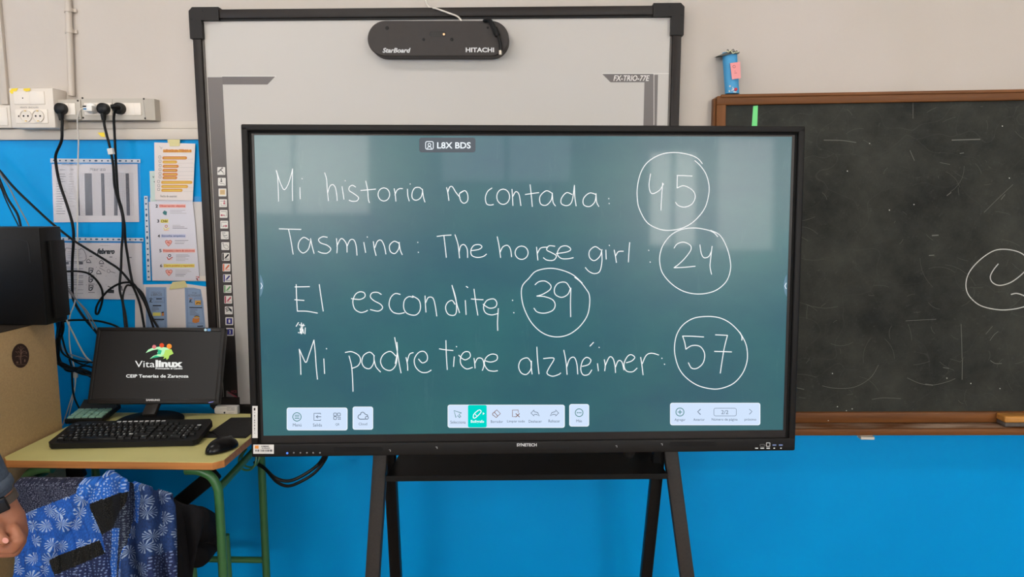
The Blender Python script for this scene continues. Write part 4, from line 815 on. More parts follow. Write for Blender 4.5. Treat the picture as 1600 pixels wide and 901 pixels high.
CBL = mat('black_cable', (17, 16, 16), .42); CWH = mat('white_cable', (214, 206, 198), .5); CGR = mat('grey_cable', (120, 118, 120), .5)
PLUG = mat('black_plug', (20, 19, 19), .38)
def wcable(P, ys, r, m, k=6):
    """P: way-points as seen in the photograph, ys: distance from the wall at each (number or list)"""
    n = len(P); ys = ys if isinstance(ys, (list, tuple)) else [ys] * n
    return MB().tube(spline([onY(p[0], p[1], YW - e) for p, e in zip(P, ys)], k), r, 0, 8)
def cord(name, label, P, ys, r, m, cat='cable'):
    mb = wcable(P, ys, r, m); c = onY(P[-1][0], P[-1][1], YW - (ys if not isinstance(ys, (list, tuple)) else ys[-1]))
    return tag(mb.build(name, m, root_at=c), label, cat)
def plugged(label, c, F, P, ys, r, m=CBL, straight=True):
    p = F(.003)(*c); root = thing('power_cord', label, 'cable', p)
    mb = MB(); mb.lathe([(.0192, 0), (.0195, .010), (.0185, .018), (.014, .021)], p, (0, -1, 0), 0, 24)
    if straight: mb.tube(spline([p + Vector((0, -.011, -.004)), p + Vector((0, -.011, -.02)), p + Vector((0, -.011, -.038))], 3), [.011, .010, .0095, .009, .0085, .0075, .007][:7], 0, 10)
    else: mb.tube(spline([p + Vector((.006, -.018, .0)), p + Vector((.0, -.026, .004)), p + Vector((-.014, -.028, .003))], 3), .008, 0, 10)
    mb.build('plug', PLUG, root)
    wcable(P, ys, r, m).build('cord', m, root); return root
plugged('thick black power cable from the small grey socket box hanging past the calendar', (98, 170.5), F3, [(97.5, 178), (97, 200), (96, 220), (87.5, 241), (87.5, 256), (93, 285), (105, 321), (113, 349), (115, 372), (113, 410), (113, 441), (115, 468), (131, 495.5), (150, 518), (170, 545), (190, 580)], [.060, .064, .062, .05, .045, .04, .04, .04, .04, .04, .04, .05, .08, .11, .12, .12], .0046)
plugged('black power cable with white tag hanging from the third outlet', (164, 170.5), F4, [(162, 180), (163, 195), (166.6, 210), (173, 235), (177, 260), (179, 290), (185.6, 315), (191.5, 338), (192, 363), (190, 389), (189, 420), (187, 451), (192, 474), (196, 512), (200, 540)], [.056, .058, .058, .055, .05, .045, .04, .035, .03, .03, .035, .05, .08, .12, .13], .0042)
tg = MB(); cc = onY(173.5, 236.5, YW - .058); tg.box(cc, (.018, .012, .02), 0, .001, Euler((0, -.15, 0)).to_matrix()); tg.build('cord_tag', mat('white_tag', (226, 222, 216), .6), bpy.data.objects['power_cord.001'], smooth=0)
plugged('black power cable leaving the rightmost outlet sideways', (188.5, 170), F4, [(184, 169), (180.5, 170.5), (178, 184), (179, 210), (180, 231), (181.5, 261), (184.5, 304), (190, 325), (194.5, 351), (196, 377), (200, 403), (204.5, 430), (209, 445), (223.5, 460), (236, 493), (249, 515), (258, 540)], [.074, .072, .06, .05, .045, .035, .032, .05, .052, .045, .04, .045, .05, .06, .1, .12, .13], .0042, straight=False)
ch = thing('usb_charger', 'white two-port charger plugged into the first outlet with thin cable', 'charger', F4(.003)(*k1(690, 330)))
p = F4(.003)(*k1(690, 330)); mb = MB(); mb.lathe([(.0175, 0), (.0175, .014), (.015, .017)], p, (0, -1, 0), 0, 24); mb.box(F4(.022)(*k1(668, 332)), (.03, .03, .02), 0, .003); mb.build('charger_body', mat('glossy_white_plastic', (236, 232, 226), .3), ch)
f5 = surfY(YW - .045 - .0385); mb = MB(); mb.rect(*k1(612, 308), *k1(638, 318), f5, 0); mb.rect(*k1(616, 326), *k1(640, 338), f5, 1); mb.build('usb_port', [DRK, mat('usb_blue', (50, 120, 170), .4)], ch, smooth=0)
wcable([(130, 169), (125, 172), (121.5, 184), (121, 198), (122.7, 218), (122, 248), (121.5, 290), (121, 350), (121, 390), (121.7, 424), (120.5, 449), (116, 475), (109, 494), (108, 520), (109.6, 545), (113.8, 564), (117, 579)], [.083, .085, .08, .07, .06, .05, .05, .05, .05, .06, .06, .07, .09, .1, .1, .1, .1], .0022, CWH).build('cord', CWH, ch)
mb = MB(); mb.box(onY(118, 585, YW - .1), (.013, .01, .022), 0, .002); mb.build('connector', CWH, ch)
wcable([(118.5, 590), (117, 604), (112, 620), (104, 645), (98, 664)], .1, .002, CWH).build('cord', CWH, ch)
wcable([(117, 590), (117, 606), (114, 622), (108, 648), (106, 662)], .1, .0018, CWH).build('cord', CWH, ch)

# loose cables hanging behind and around the computer
cord('signal_cable', 'black cable slanting from the left edge across both sheets to the monitor', [(-25, 240), (0, 267), (21, 292), (53, 323), (84, 351), (116, 376), (148, 396), (169, 409), (186, 420.5), (202, 438.6), (210, 452), (219, 476.5), (225.6, 512), (232, 545)], [.05, .05, .05, .05, .05, .052, .055, .06, .06, .06, .06, .09, .12, .13], .004, CBL)
cord('signal_cable', 'black cable looping over the lower sheet with a hanging twist', [(60, 432), (76, 426), (95, 424), (126, 424), (143, 430), (156, 445), (160.5, 460), (158, 477), (153, 490), (149.5, 488), (152, 476), (162, 461), (175, 449), (192, 441.5), (208, 443), (217, 456), (228, 477), (240, 512), (248, 540)], [.12, .08, .062, .06, .06, .06, .06, .06, .06, .066, .07, .07, .07, .07, .07, .08, .1, .13, .14], .0036, CBL)
cord('signal_cable', 'black cable curving to the top of the monitor from the cable bundle', [(88, 507), (100, 502), (112, 500), (137, 500), (162, 503), (186, 512), (200, 530)], [.14, .13, .12, .11, .11, .12, .13], .0036, CBL)
cord('signal_cable', 'short black cable arching down beside the socket cables', [(205, 446), (198, 446), (193.5, 456), (192, 470), (196, 490), (199, 512), (202, 535)], [.065, .066, .07, .08, .1, .12, .13], .0034, CBL)
rnd = random.Random(11)
BUN = [(62, 376), (74, 386), (84, 405), (88, 430), (92, 455), (95, 480), (95, 510), (91, 540), (88, 560), (104, 572), (130, 580), (150, 590)]
for k in range(7):
    P = [(x + rnd.uniform(-4, 4) * (1 if 0 < i < 11 else .4) - (3 if k % 2 else 0), y + rnd.uniform(-4, 4)) for i, (x, y) in enumerate(BUN)]
    tag(cord('bundled_cable', 'one of the black cables tangled in the bundle behind the computer tower', P, [.16 + rnd.uniform(-.03, .03) for _ in P], rnd.choice((.0034, .0028, .004)), CBL), group='black cables in the bundle behind the tower')
for k, P in enumerate(([(66, 405), (73, 425), (80, 442), (88, 455), (93, 470), (94, 500), (98, 530), (107, 556), (125, 568), (150, 575)], [(70, 430), (82, 450), (86, 475), (93, 505), (90, 545), (100, 575), (115, 580), (128, 572), (140, 572)], [(70, 470), (84, 490), (92, 520), (97, 550), (120, 563), (150, 566)])):
    tag(cord('bundled_cable', 'one of the black cables tangled in the bundle behind the computer tower', P, .13 + .012 * k, .003, CBL), group='black cables in the bundle behind the tower')
cord('grey_wire', 'thin grey wire drooping from the tower to the monitor top', [(70, 450), (90, 449), (104, 452), (115, 464), (135, 485), (150, 511), (160, 535)], [.13, .12, .11, .1, .1, .12, .13], .0022, CGR)
cord('grey_wire', 'grey wire dropping past the left of the lower sheet', [(62, 383), (76, 403), (88, 424), (105, 447), (118, 466), (134, 488), (146, 514)], [.12, .11, .1, .1, .1, .11, .12], .002, CGR)
cord('white_wire', 'white wire crossing down behind the tan cabinet to the monitor', [(90, 440), (94, 465), (100, 486), (105, 502), (115, 522), (124, 540), (135, 558), (150, 570)], [.16, .15, .14, .13, .13, .13, .13, .13], .0026, CWH)
cord('pale_blue_wire', 'pale wire bowing left beside the tan cabinet and back', [(104, 500), (97, 508), (93, 522), (95, 538), (103, 550), (118, 556), (136, 562), (146, 568)], .12, .0024, mat('pale_blue_sheath', (130, 150, 170), .5))
cord('black_wire', 'black cable dropping from the bundle to the desk behind the calculator', [(108, 560), (112, 575), (113, 600), (116, 620), (123, 636), (131, 650)], [.13, .13, .13, .13, .14, .15], .003, CBL)
cord('black_wire', 'thin black wire sagging beside the white connector', [(88, 556), (92, 567), (103, 577), (116, 577), (127, 571), (140, 566)], .11, .0018, CBL)
for k, (P, m, lab) in enumerate((([(-20, 235), (0, 282), (12, 310), (27, 334), (33, 356), (38, 380)], CBL, 'black wire entering from the left edge above the tower, thickest'), ([(-20, 250), (0, 290), (8, 310), (20, 335), (30, 356), (36, 380)], CBL, 'thin black wire running down to the tower beside a thicker one'),
    ([(-20, 230), (0, 270), (14, 292), (29, 322), (45, 352), (54, 380)], CGR, 'thin grey wire running down to the tower at the left edge'))):
    cord('tower_wire', lab, P, .16, (.0036, .002, .002)[k], m)
cord('signal_cable', 'black cables sagging under the left corner of the touchscreen', [(398, 722), (412, 730), (428, 745), (445, 751), (462, 748), (485, 735), (500, 722), (510, 705), (514, 690)], [.2, .25, .28, .28, .28, .27, .26, .3, .34], .0055, CBL)
cord('signal_cable', 'second black cable sagging lower under the left corner of the touchscreen', [(400, 724), (415, 733), (432, 752), (450, 759), (470, 752), (492, 738), (508, 718), (514, 700)], [.22, .26, .29, .3, .3, .29, .28, .32], .005, CBL)

# ------------------------------------------------------------------ papers on the blue wall
PAPER = mat('printer_paper', (226, 216, 212), .7); PAP2 = mat('cool_printer_paper', (214, 212, 222), .65)
PK = [mat('print_black', (34, 34, 38), .7), mat('print_grey', (96, 92, 96), .7), mat('print_light', (168, 162, 162), .7), mat('print_orange', (206, 128, 62), .7), mat('print_amber', (222, 166, 72), .7), mat('print_yellow', (232, 218, 110), .7), mat('print_red', (196, 70, 60), .7), mat('print_pink', (236, 176, 166), .7), mat('print_blue', (142, 164, 196), .7), mat('print_teal', (60, 120, 120), .7), mat('print_lilac', (192, 194, 220), .7), mat('print_darkblue', (90, 112, 160), .7)]
def clear_plastic():
    m = bpy.data.materials.new('clear_plastic_sleeve'); m.use_nodes = True; nt = m.node_tree; out = nt.nodes['Material Output']; nt.nodes.remove(nt.nodes['Principled BSDF'])
    t = nt.nodes.new('ShaderNodeBsdfTransparent'); g = nt.nodes.new('ShaderNodeBsdfGlossy'); d = nt.nodes.new('ShaderNodeBsdfDiffuse'); m1 = nt.nodes.new('ShaderNodeMixShader'); m2 = nt.nodes.new('ShaderNodeMixShader')
    t.inputs[0].default_value = (.97, .98, 1, 1); g.inputs['Roughness'].default_value = .12; d.inputs[0].default_value = (.75, .82, .9, 1)
    m1.inputs[0].default_value = .03; m2.inputs[0].default_value = .012
    nt.links.new(t.outputs[0], m1.inputs[1]); nt.links.new(d.outputs[0], m1.inputs[2]); nt.links.new(m1.outputs[0], m2.inputs[1]); nt.links.new(g.outputs[0], m2.inputs[2]); nt.links.new(m2.outputs[0], out.inputs[0]); return m
CLEAR = clear_plastic(); PSTRIP = mat('pale_punched_strip', (196, 206, 216), .5); HOLE = mat('blue_hole', (20, 80, 120), .6)
def sheet(name, label, cat, quad, e, m, prints, group=None, smooth=0):
    root = thing(name, label, cat, wx(*quad[0], e)); S = surfY(YW - e)
    f_ = [S(*p) for p in quad]; mb = MB(); mb.prism(f_, [p + Vector((0, .0008, 0)) for p in f_]); mb.build('page', m, root, smooth=0)
    mb = MB(); prints(mb, lambda d=.0005: surfY(YW - e - d)); mb.build('print', PK, root, smooth=0); return root
def sleeve(label, quad, e, strip, nh, along):
    root = thing('plastic_sleeve', label, 'plastic sleeve', wx(*quad[0], e)); S = surfY(YW - e)
    f_ = [S(*p) for p in quad]; mb = MB(); mb.prism(f_, [p + Vector((0, .0004, 0)) for p in f_]); mb.build('clear_pocket', CLEAR, root, smooth=0)
    S2 = surfY(YW - e - .0006); f_ = [S2(*p) for p in strip]; mb = MB(); mb.prism(f_, [p + Vector((0, .0005, 0)) for p in f_]); mb.build('punched_strip', PSTRIP, root, smooth=0)
    S3 = surfY(YW - e - .001); mb = MB(); a, b, c_, d_ = strip
    for k in range(nh):
        t = (k + .6) / nh; x = (1 - t) * ((a[0] + d_[0]) / 2 if along == 'x' else (a[0] + b[0]) / 2) + t * ((b[0] + c_[0]) / 2 if along == 'x' else (c_[0] + d_[0]) / 2); y = (1 - t) * ((a[1] + d_[1]) / 2 if along == 'x' else (a[1] + b[1]) / 2) + t * ((b[1] + c_[1]) / 2 if along == 'x' else (c_[1] + d_[1]) / 2)
        mb.disc(x, y, 2.6 if (k % 4 == 3 and along == 'x') else 1.5, S3, 0, ry=2.6 if (k % 4 == 3 and along != 'x') else 1.3, n=12)
    mb.build('punched_holes', HOLE, root, smooth=0); return root
h2 = lambda x, y: (x / 4.742, 220 + y / 4.742); h3 = lambda x, y: (x / 4.742, 350 + y / 4.742)
# attendance calendar
def pr(mb, S):
    s = S(); s2 = S(.001)
    mb.text('PARTE DE FALTAS', *h2(458, 172), *h2(607, 182), s, 0)
    for i, ch_ in enumerate('Marzo'): mb.text(ch_, *h2(668 + i * 24, 198 if ch_ == 'M' else 205), *h2(686 + i * 24, 222), s, 1)
    mb.text('Alumnos', *h2(440, 208), *h2(480, 217), s, 0); mb.text('Día', *h2(525, 207), *h2(545, 217), s, 0)
    for x0, x1, lx in ((626, 680, 8), (748, 772, 8), (846, 872, 0), (930, 954, 10), (571, 582, 12)): mb.poly([h2(x0 + lx, 553), h2(x1 + lx, 553), h2(x1, 241), h2(x0, 241)], s, 1)
    for k in range(24): y = 241 + k * 13.5; mb.stroke([h2(585, y), h2(985, y - 3)], .28, s, 2)
    for k in range(31): x = 585 + k * 13.3; mb.stroke([h2(x, 238), h2(x + 6, 553)], .25, s, 2)
    for k in range(17):
        y = 246 + k * 18.3; mb.stroke([h2(418, y), h2(418 + random.randint(28, 75), y)], .7, s, 1); mb.stroke([h2(510, y), h2(510 + random.randint(15, 45), y)], .6, s, 2)
sheet('calendar_sheet', 'printed month chart with dark grey columns, upper sheet on the blue wall', 'paper', [h2(398, 603), h2(1030, 600), h2(1018, 172), h2(385, 172)], .004, PAPER, pr)
sleeve('clear punched sleeve holding the month chart with dark columns', [h2(395, 606), h2(1045, 598), h2(1038, 140), h2(376, 136)], .006, [h2(373, 160), h2(1040, 162), h2(1040, 136), h2(373, 130)], 15, 'x')
def pr(mb, S):
    s = S(); s2 = S(.001)
    mb.text('febrero', *h3(720, 180), *h3(850, 222), s2, 0, shear=.25, bold=.06)
    mb.stroke([h3(740, 158), h3(815, 160)], .5, s, 2); mb.stroke([h3(465, 150), h3(495, 152)], .5, s, 2)
    mb.stroke([h3(485, 190), h3(495, 178), h3(530, 182), h3(590, 190), h3(600, 180), h3(628, 205), h3(628, 270), h3(485, 268)], .8, s, 1, True)
    for y in (205, 220, 235, 250): mb.stroke([h3(500, y), h3(500 + random.randint(70, 115), y)], .7, s, 2)
    mb.rect(*h3(485, 279), *h3(510, 298), s, 1); mb.rect(*h3(585, 279), *h3(615, 298), s, 1); mb.stroke([h3(520, 288), h3(575, 288)], 1.2, s, 2)
    for k in range(17): y = 318 + k * 13; mb.stroke([h3(485, y), h3(485 + random.choice((55, 90, 130)), y)], .8, s, random.choice((1, 1, 2)))
    for cy in (342, 408, 470):
        mb.stroke([h3(660, cy + 20), h3(660, cy - 18), h3(690, cy - 14), h3(685, cy + 10), h3(672, cy + 22)], 1.6, s, 0, True, False); mb.rect(*h3(668, cy - 6), *h3(682, cy + 6), s, 1); mb.stroke([h3(655, cy + 36), h3(700, cy + 36)], .8, s, 1)
    for x, y in ((672, 238), (820, 243), (752, 310), (965, 247)): mb.stroke([h3(x - 8, y), h3(x + 10, y)], 1.2, s, 1)
    for x, y, q_ in ((655, 272, 1), (750, 280, 0), (730, 355, 1)): mb.stroke([h3(x - 14, y + 8), h3(x, y - 12), h3(x + 18, y + 10)], 1.0, s, 1, True); mb.stroke([h3(x - 16, y + 14), h3(x + 22, y + 14)], .8, s, 1)
    mb.stroke([h3(735, 322), h3(780, 348)], .6, s, 1); mb.ring(*h3(805, 348), 2.6, .6, s, 1); mb.stroke([h3(815, 350), h3(855, 362)], .7, s, 1)
    mb.poly([h3(798, 480), h3(845, 487), h3(845, 512), h3(800, 510)], s, 0); mb.stroke([h3(800, 460), h3(840, 478)], 1.2, s, 0); mb.stroke([h3(900, 460), h3(905, 490)], 2.0, s, 1)
    for i in range(4):
        for j in range(4): mb.disc(*h3(640 + i * 73, 255 + j * 65), .5, s, 0, n=6)
    mb.stroke([h3(950, 520), h3(1000, 522)], .5, s, 2)
sheet('month_plan_sheet', 'printed month plan with small drawings, lower sheet behind the cables', 'paper', [h3(448, 550), h3(1060, 560), h3(1050, 140), h3(428, 138)], .004, PAPER, pr)
sleeve('clear punched sleeve holding the month plan with small drawings', [h3(440, 556), h3(1068, 562), h3(1062, 105), h3(408, 98)], .006, [h3(403, 122), h3(1062, 128), h3(1062, 103), h3(403, 96)], 16, 'x')
# steps poster in a sleeve and the exam list taped over it
h6 = lambda x, y: (220 + x / 6.927, 310 + y / 6.931)
sleeve('tall clear sleeve with punched left edge holding the numbered steps', [h2(1095, 1000), h2(1538, 1000), h2(1490, 412), h2(1066, 408)], .005, [(229.5, 438), (235.5, 438), (230.5, 306), (225, 306)], 15, 'y')
def pr(mb, S):
    s = S(); s2 = S(.001)
    for n_, t, x, y, x1, hl, tc in (('2', 'Observación objetiva', 160, 82, 480, 7, 6), ('3', 'CNV', 175, 245, 292, 5, 0), ('4', 'Escucha empática', 183, 406, 480, 10, 11), ('5', 'Propuesta y cierre de soluciones', 200, 566, 582, 7, 6), ('6', 'Cierre positivo y reparación', 208, 728, 576, 5, 3)):
        mb.rect(*h6(x + 38, y - 20), *h6(x1 + 6, y + 18), s, hl); mb.text(n_, *h6(x, y - 18), *h6(x + 24, y + 16), s2, 0, bold=.02); mb.text(t, *h6(x + 44, y - 13), *h6(x1, y + 14), s2, tc, bold=.02)
    for x, y, m_ in ((258, 155, 9), (275, 318, 5), (300, 482, 6), (312, 635, 6), (305, 802, 6)):
        if m_ == 6 and y != 635:
            mb.poly([h6(x, y + 36), h6(x + 30, y), h6(x + 36, y - 20), h6(x + 18, y - 32), h6(x, y - 20), h6(x - 18, y - 32), h6(x - 36, y - 20), h6(x - 30, y)], s, 7); mb.stroke([h6(x, y + 36), h6(x + 30, y), h6(x + 36, y - 20), h6(x + 18, y - 32), h6(x, y - 20), h6(x - 18, y - 32), h6(x - 36, y - 20), h6(x - 30, y)], .8, s2, 6, True, False); mb.stroke([h6(x - 12, y - 8), h6(x + 12, y)], 1.2, s2, 6)
        elif m_ == 9: mb.poly([h6(x - 24, y), h6(x - 4, y - 26), h6(x + 26, y - 12), h6(x + 20, y + 26), h6(x - 6, y + 20)][::-1], s, 9)
        else: mb.ring(*h6(x, y - 18), 1.8, 1.0, s, 0 if m_ == 6 else 3); mb.stroke([h6(x - 28, y), h6(x - 10, y + 24), h6(x + 12, y + 10), h6(x + 30, y + 2)], 1.3, s, m_); mb.stroke([h6(x - 22, y + 26), h6(x + 26, y + 26)], 1.1, s, 7)
        for k in range(3 if y < 500 else 5): mb.stroke([h6(x + 60 + (y > 300) * 10, y - 28 + k * 16), h6(x + 60 + random.randint(90, 190), y - 28 + k * 16)], .6, s, random.choice((1, 2)))
    mb.stroke([h6(598, 846), h6(630, 850), h6(612, 866), h6(620, 886)], 1.0, s, 6); mb.stroke([h6(600, 860), h6(612, 884)], 1.0, s, 0)
mb = MB(); Sx = surfY(YW - .003); f_ = [Sx(*p) for p in (h6(125, 890), h6(718, 895), h6(672, 35), h6(86, 36))]; mb.prism(f_, [p + Vector((0, .0008, 0)) for p in f_])
tag(mb.build('backing_sheet', mat('cream_backing_paper', (224, 214, 202), .7), root_at=f_[0]), 'blank cream sheet behind the numbered steps in the sleeve', 'paper')
sheet('steps_sheet', 'white sheet of numbered coloured steps with hearts and hands', 'paper', [h6(128, 885), h6(636, 888), h6(590, 300), h6(556, -5), h6(100, -5)], .0075, PAP2, pr)
h7 = lambda x, y: (220 + x / 8.19, 220 + y / 8.19)
def pr(mb, S): mb.text('V', *h7(150, 452), *h7(172, 475), S(), 0, bold=.03); mb.stroke([h7(170, 520), h7(178, 525)], 1.2, S(), 0)
sheet('green_tinted_note', 'pale green tinted paper peeking out left behind the exam list', 'paper', [h7(125, 775), h7(200, 775), h7(190, 385), h7(112, 385)], .0085, mat('pale_green_paper', (196, 214, 208), .7), pr)
def pr(mb, S):
    s = S(); s2 = S(.001); mb.rect(*h7(285, 112), *h7(650, 148), s, 4); mb.text('LENGUA TEMA 6', *h7(292, 106), *h7(648, 142), s2, 3, bold=.05)
    mb.stroke([h7(240, 70), h7(262, 92), h7(275, 80)], .6, s, 2); mb.ring(*h7(262, 98), 1.0, .4, s, 2)
    for y, x0, x1, m_ in ((218, 275, 592, 3), (270, 278, 465, 4), (325, 280, 485, 3), (377, 278, 470, 3), (428, 278, 472, 3), (472, 278, 466, 3), (530, 260, 660, 4), (583, 262, 605, 4), (632, 262, 535, 4)):
        a, b = h7(x0, y - 20), h7(x1, y + 20); mb.poly(rr(*a, *b, 2.3), s, m_); mb.stroke([h7(x0 + 22, y + 2), h7(x1 - 22, y + 2)], .7, s2, 5)
        mb.stroke(rr(*h7(x0 - 46, y - 26), *h7(x0 - 18, y + 4), .4, 1), .5, s, 1, True, False); mb.stroke([h7(x1 + 10, y + 16), h7(672, y + 14)], .25, s, 2)
    mb.text('Fecha de examen:', *h7(252, 692), *h7(465, 722), s, 1)
sheet('exam_list_sheet', 'narrow list with orange highlighted lines taped beside the whiteboard', 'paper', [h7(182, 758), h7(664, 760), h7(672, 600), h7(697, 36), h7(172, 20)], .0105, PAPER, pr)
f_ = [surfY(YW - .0125)(*p) for p in (h7(368, 70), h7(494, 66), h7(502, -20), h7(340, -22), h7(345, 28), h7(365, 30))]; mb = MB(); mb.prism(f_, [p + Vector((0, .0009, 0)) for p in f_])
TAPE = mat('masking_tape_cream', (216, 206, 150), .6); tag(mb.build('masking_tape', TAPE, root_at=f_[0]), 'cream masking tape holding the top of the exam list', 'tape')
h8 = lambda x, y: (220 + x / 11.264, 435 + y / 11.264)
def pr(mb, S):
    s = S(); s2 = S(.001); s3 = S(.0015)
    mb.poly([h8(90, 1010), h8(470, 1010), h8(450, 150), h8(88, 150)], s, 8); mb.poly([h8(800, 1010), h8(1150, 1010), h8(1100, 420), h8(1055, 190), h8(930, 160), h8(772, 158)], s, 8)
    mb.stroke([h8(130, 1005), h8(125, 182), h8(415, 182), h8(435, 1005)], .5, s2, 11, smooth=False); mb.stroke([h8(828, 1005), h8(812, 185), h8(1040, 190), h8(1110, 760)], .5, s2, 11, smooth=False)
    mb.text('LIBROS', *h8(182, 258), *h8(372, 304), s2, 1); mb.text('PRÉSTAMO', *h8(185, 230), *h8(350, 248), s2, 1); mb.text('ACTIVIDADES', *h8(830, 280), *h8(1055, 316), s2, 1); mb.text('Y las', *h8(905, 240), *h8(985, 262), s2, 0)
    for x, y, w_, h_ in ((228, 335, 180, 92), (945, 345, 115, 120)): mb.stroke(rr(*h8(x, y), *h8(x + w_, y + h_), .4, 1), .5, s2, 11, True, False)
    for cx, m_ in ((178, 0), (880, 3)): mb.stroke([h8(cx - 30, 360), h8(cx, 345), h8(cx + 28, 362)], .9, s2, m_); mb.stroke([h8(cx, 365), h8(cx - 18, 400), h8(cx + 26, 418)], .9, s2, 0); mb.stroke([h8(cx + 10, 372), h8(cx - 22, 420)], .9, s2, 0)
    mb.rect(*h8(955, 385), *h8(1058, 462), s2, 4); mb.stroke([h8(980, 440), h8(1000, 425), h8(1050, 432)], 1.2, s3, 0); mb.stroke([h8(275, 357), h8(365, 357)], 1.6, s2, 0); mb.stroke([h8(215, 476), h8(355, 476)], 1.8, s2, 0); mb.stroke([h8(190, 718), h8(405, 718)], 1.8, s2, 0); mb.stroke([h8(860, 508), h8(1075, 512)], 1.4, s2, 0)
    for y in (395, 412): mb.stroke([h8(245, y), h8(385, y)], .4, s2, 1)
    for y in (505, 525, 545, 565, 740, 760): mb.stroke([h8(195, y), h8(random.randint(260, 390), y)], .6, s2, 1)
    for y in (540, 560, 580, 600, 620, 640): mb.stroke([h8(865, y), h8(random.randint(960, 1065), y)], .5, s2, 1)
    mb.rect(*h8(210, 598), *h8(350, 655), s2, 5); mb.poly([h8(365, 655), h8(410, 655), h8(405, 590), h8(375, 590)], s2, 3); mb.stroke([h8(370, 598), h8(400, 590)], 1.6, s3, 0)
    mb.poly([h8(905, 765), h8(960, 785), h8(1025, 765), h8(1035, 690), h8(985, 705), h8(915, 695)], s2, 3); mb.poly([h8(930, 690), h8(1030, 690), h8(1020, 655), h8(950, 660)], s2, 4); mb.stroke([h8(945, 665), h8(985, 655), h8(1030, 668)], 1.0, s3, 0)
    mb.stroke([h8(832, 780), h8(1110, 785)], .5, s2, 11); mb.stroke([h8(1000, 840), h8(1090, 835)], 1.4, s2, 0)
sheet('leaflet_sheet', 'wide pale leaflet with two blue columns headed LIBROS and ACTIVIDADES', 'paper', [(211, 545), (329, 545), h8(1210, 850), h8(1165, 145), h8(800, 92), (211, 444.5)], .005, PAPER, pr)
f_ = [surfY(YW - .0085)(*p) for p in (h8(500, 195), h8(820, 150), h8(790, 62), h8(770, 40), h8(560, 60), h8(520, 130))]; mb = MB(); mb.prism(f_, [p + Vector((0, .0006, 0)) for p in f_]); tag(mb.build('masking_tape', TAPE, root_at=f_[0]), 'cream masking tape between the numbered steps and the leaflet', 'tape')
f_ = [surfY(YW - .0155)(*p) for p in (k1(722, 508), k1(772, 506), k1(778, 540), k1(750, 538))]; mb = MB(); mb.prism(f_[::-1], [p + Vector((0, .0008, 0)) for p in f_[::-1]]); tag(mb.build('yellow_tape', YT, root_at=f_[0]), 'yellow tape scrap on the cream wall trim below the sockets', 'tape')
# ------------------------------------------------------------------ school desk
ZD = 0.745
GRN = mat('green_enamel_tube', (62, 112, 64), .35, vary=.08, scale=40, bump=.05)
dk = thing('school_desk', 'small school desk with pale green top and green tubular legs', 'desk', (-1.16, 2.03, 0))
LAM = mat('pale_green_laminate', (206, 199, 132), .42, vary=.03, scale=14); EDGEW = wood('orange_wood_edging', (190, 126, 72), .4)
XD0, XD1, YD0, YD1, ch_ = -1.470, -.850, 1.815, 2.255, .022
def outline(i): return [(XD0 + i + ch_, YD0 + i), (XD1 - i - ch_, YD0 + i), (XD1 - i, YD0 + i + ch_), (XD1 - i, YD1 - i), (XD0 + i, YD1 - i), (XD0 + i, YD0 + i + ch_)]
mb = MB(); O = outline(.0006); mb.prism([Vector((x, y, ZD)) for x, y in O], [Vector((x, y, ZD - .0015)) for x, y in O]); mb.build('desk_top', LAM, dk, smooth=0)
mb = MB(); O = outline(0); mb.prism([Vector((x, y, ZD - .0015)) for x, y in O], [Vector((x, y, ZD - .021)) for x, y in O]); mb.build('wood_edge', EDGEW, dk, smooth=0)
mb = MB(); O = outline(.004); mb.prism([Vector((x, y, ZD - .021)) for x, y in O], [Vector((x, y, ZD - .024)) for x, y in O]); mb.build('underside', mat('dark_underside', (60, 52, 44), .7), dk, smooth=0)
zu = ZD - .024
def leg(x, y, sx, name='leg'):
    mb = MB(); P = [Vector((x - sx * .09, y, zu - .013)), Vector((x - sx * .055, y, zu - .014)), Vector((x - sx * .022, y, zu - .028)), Vector((x - sx * .004, y, zu - .06)), Vector((x, y, zu - .11)), Vector((x, y, .35)), Vector((x, y, .012))]
    mb.tube(spline(P, 6), .0125, 0, 14); mb.build(name, GRN, dk); mb = MB(); mb.lathe([(.0155, 0), (.0155, .03), (.013, .034)], (x, y, 0), (0, 0, 1), 0, 14); mb.build('rubber_foot', BLK, dk)
xf = onY(343, 790, 1.85).x; xl = onY(36, 760, 1.85).x
leg(xf, 1.85, 1); leg(xl, 1.85, -1); xr = onY(411, 780, 2.215).x; leg(xr, 2.215, 1); leg(onY(150, 745, 2.215).x, 2.215, -1)
MB().tube([(xf, 1.85, zu - .065), (xr, 2.215, zu - .065)], .0105, 0, 12).build('side_rail', GRN, dk)
MB().tube([(xl, 1.85, zu - .065), (onY(150, 745, 2.215).x, 2.215, zu - .065)], .0105, 0, 12).build('side_rail', GRN, dk)
MB().tube([(onY(150, 745, 2.215).x, 2.215, .25), (xr, 2.215, .25)], .0105, 0, 12).build('stretcher', GRN, dk)
mb = MB(); hx = xr - .012
for k, yy in enumerate((2.13, 2.155)): mb.tube(spline([(hx - .01, yy, zu - .062), (hx - .025, yy, zu - .085), (hx - .02, yy, zu - .115), (hx + .005, yy, zu - .122), (hx + .025, yy, zu - .105), (hx + .028, yy + .01, zu - .075)], 5), .0034, 0, 8)
mb.build('bag_hook', GRN, dk)
mb = MB()
for k in range(6): mb.tube(spline([(xr - .03 - k * .004, 2.08 + k * .016, zu), (xr - .022, 2.085 + k * .016, zu - .02), (xr - .03, 2.09 + k * .016, zu - .035)], 4), .003, 0, 6)
mb.build('basket_wire', mat('dark_green_wire', (38, 62, 42), .4), dk)
p0 = onY(353, 840, 2.03); p1 = onY(357, 905, 2.03)
MB().tube([onY(338, 842, 2.03), onY(300, 880, 2.03), onY(255, 925, 2.03)], .007, 0, 10).build('diagonal_brace', GRN, dk)
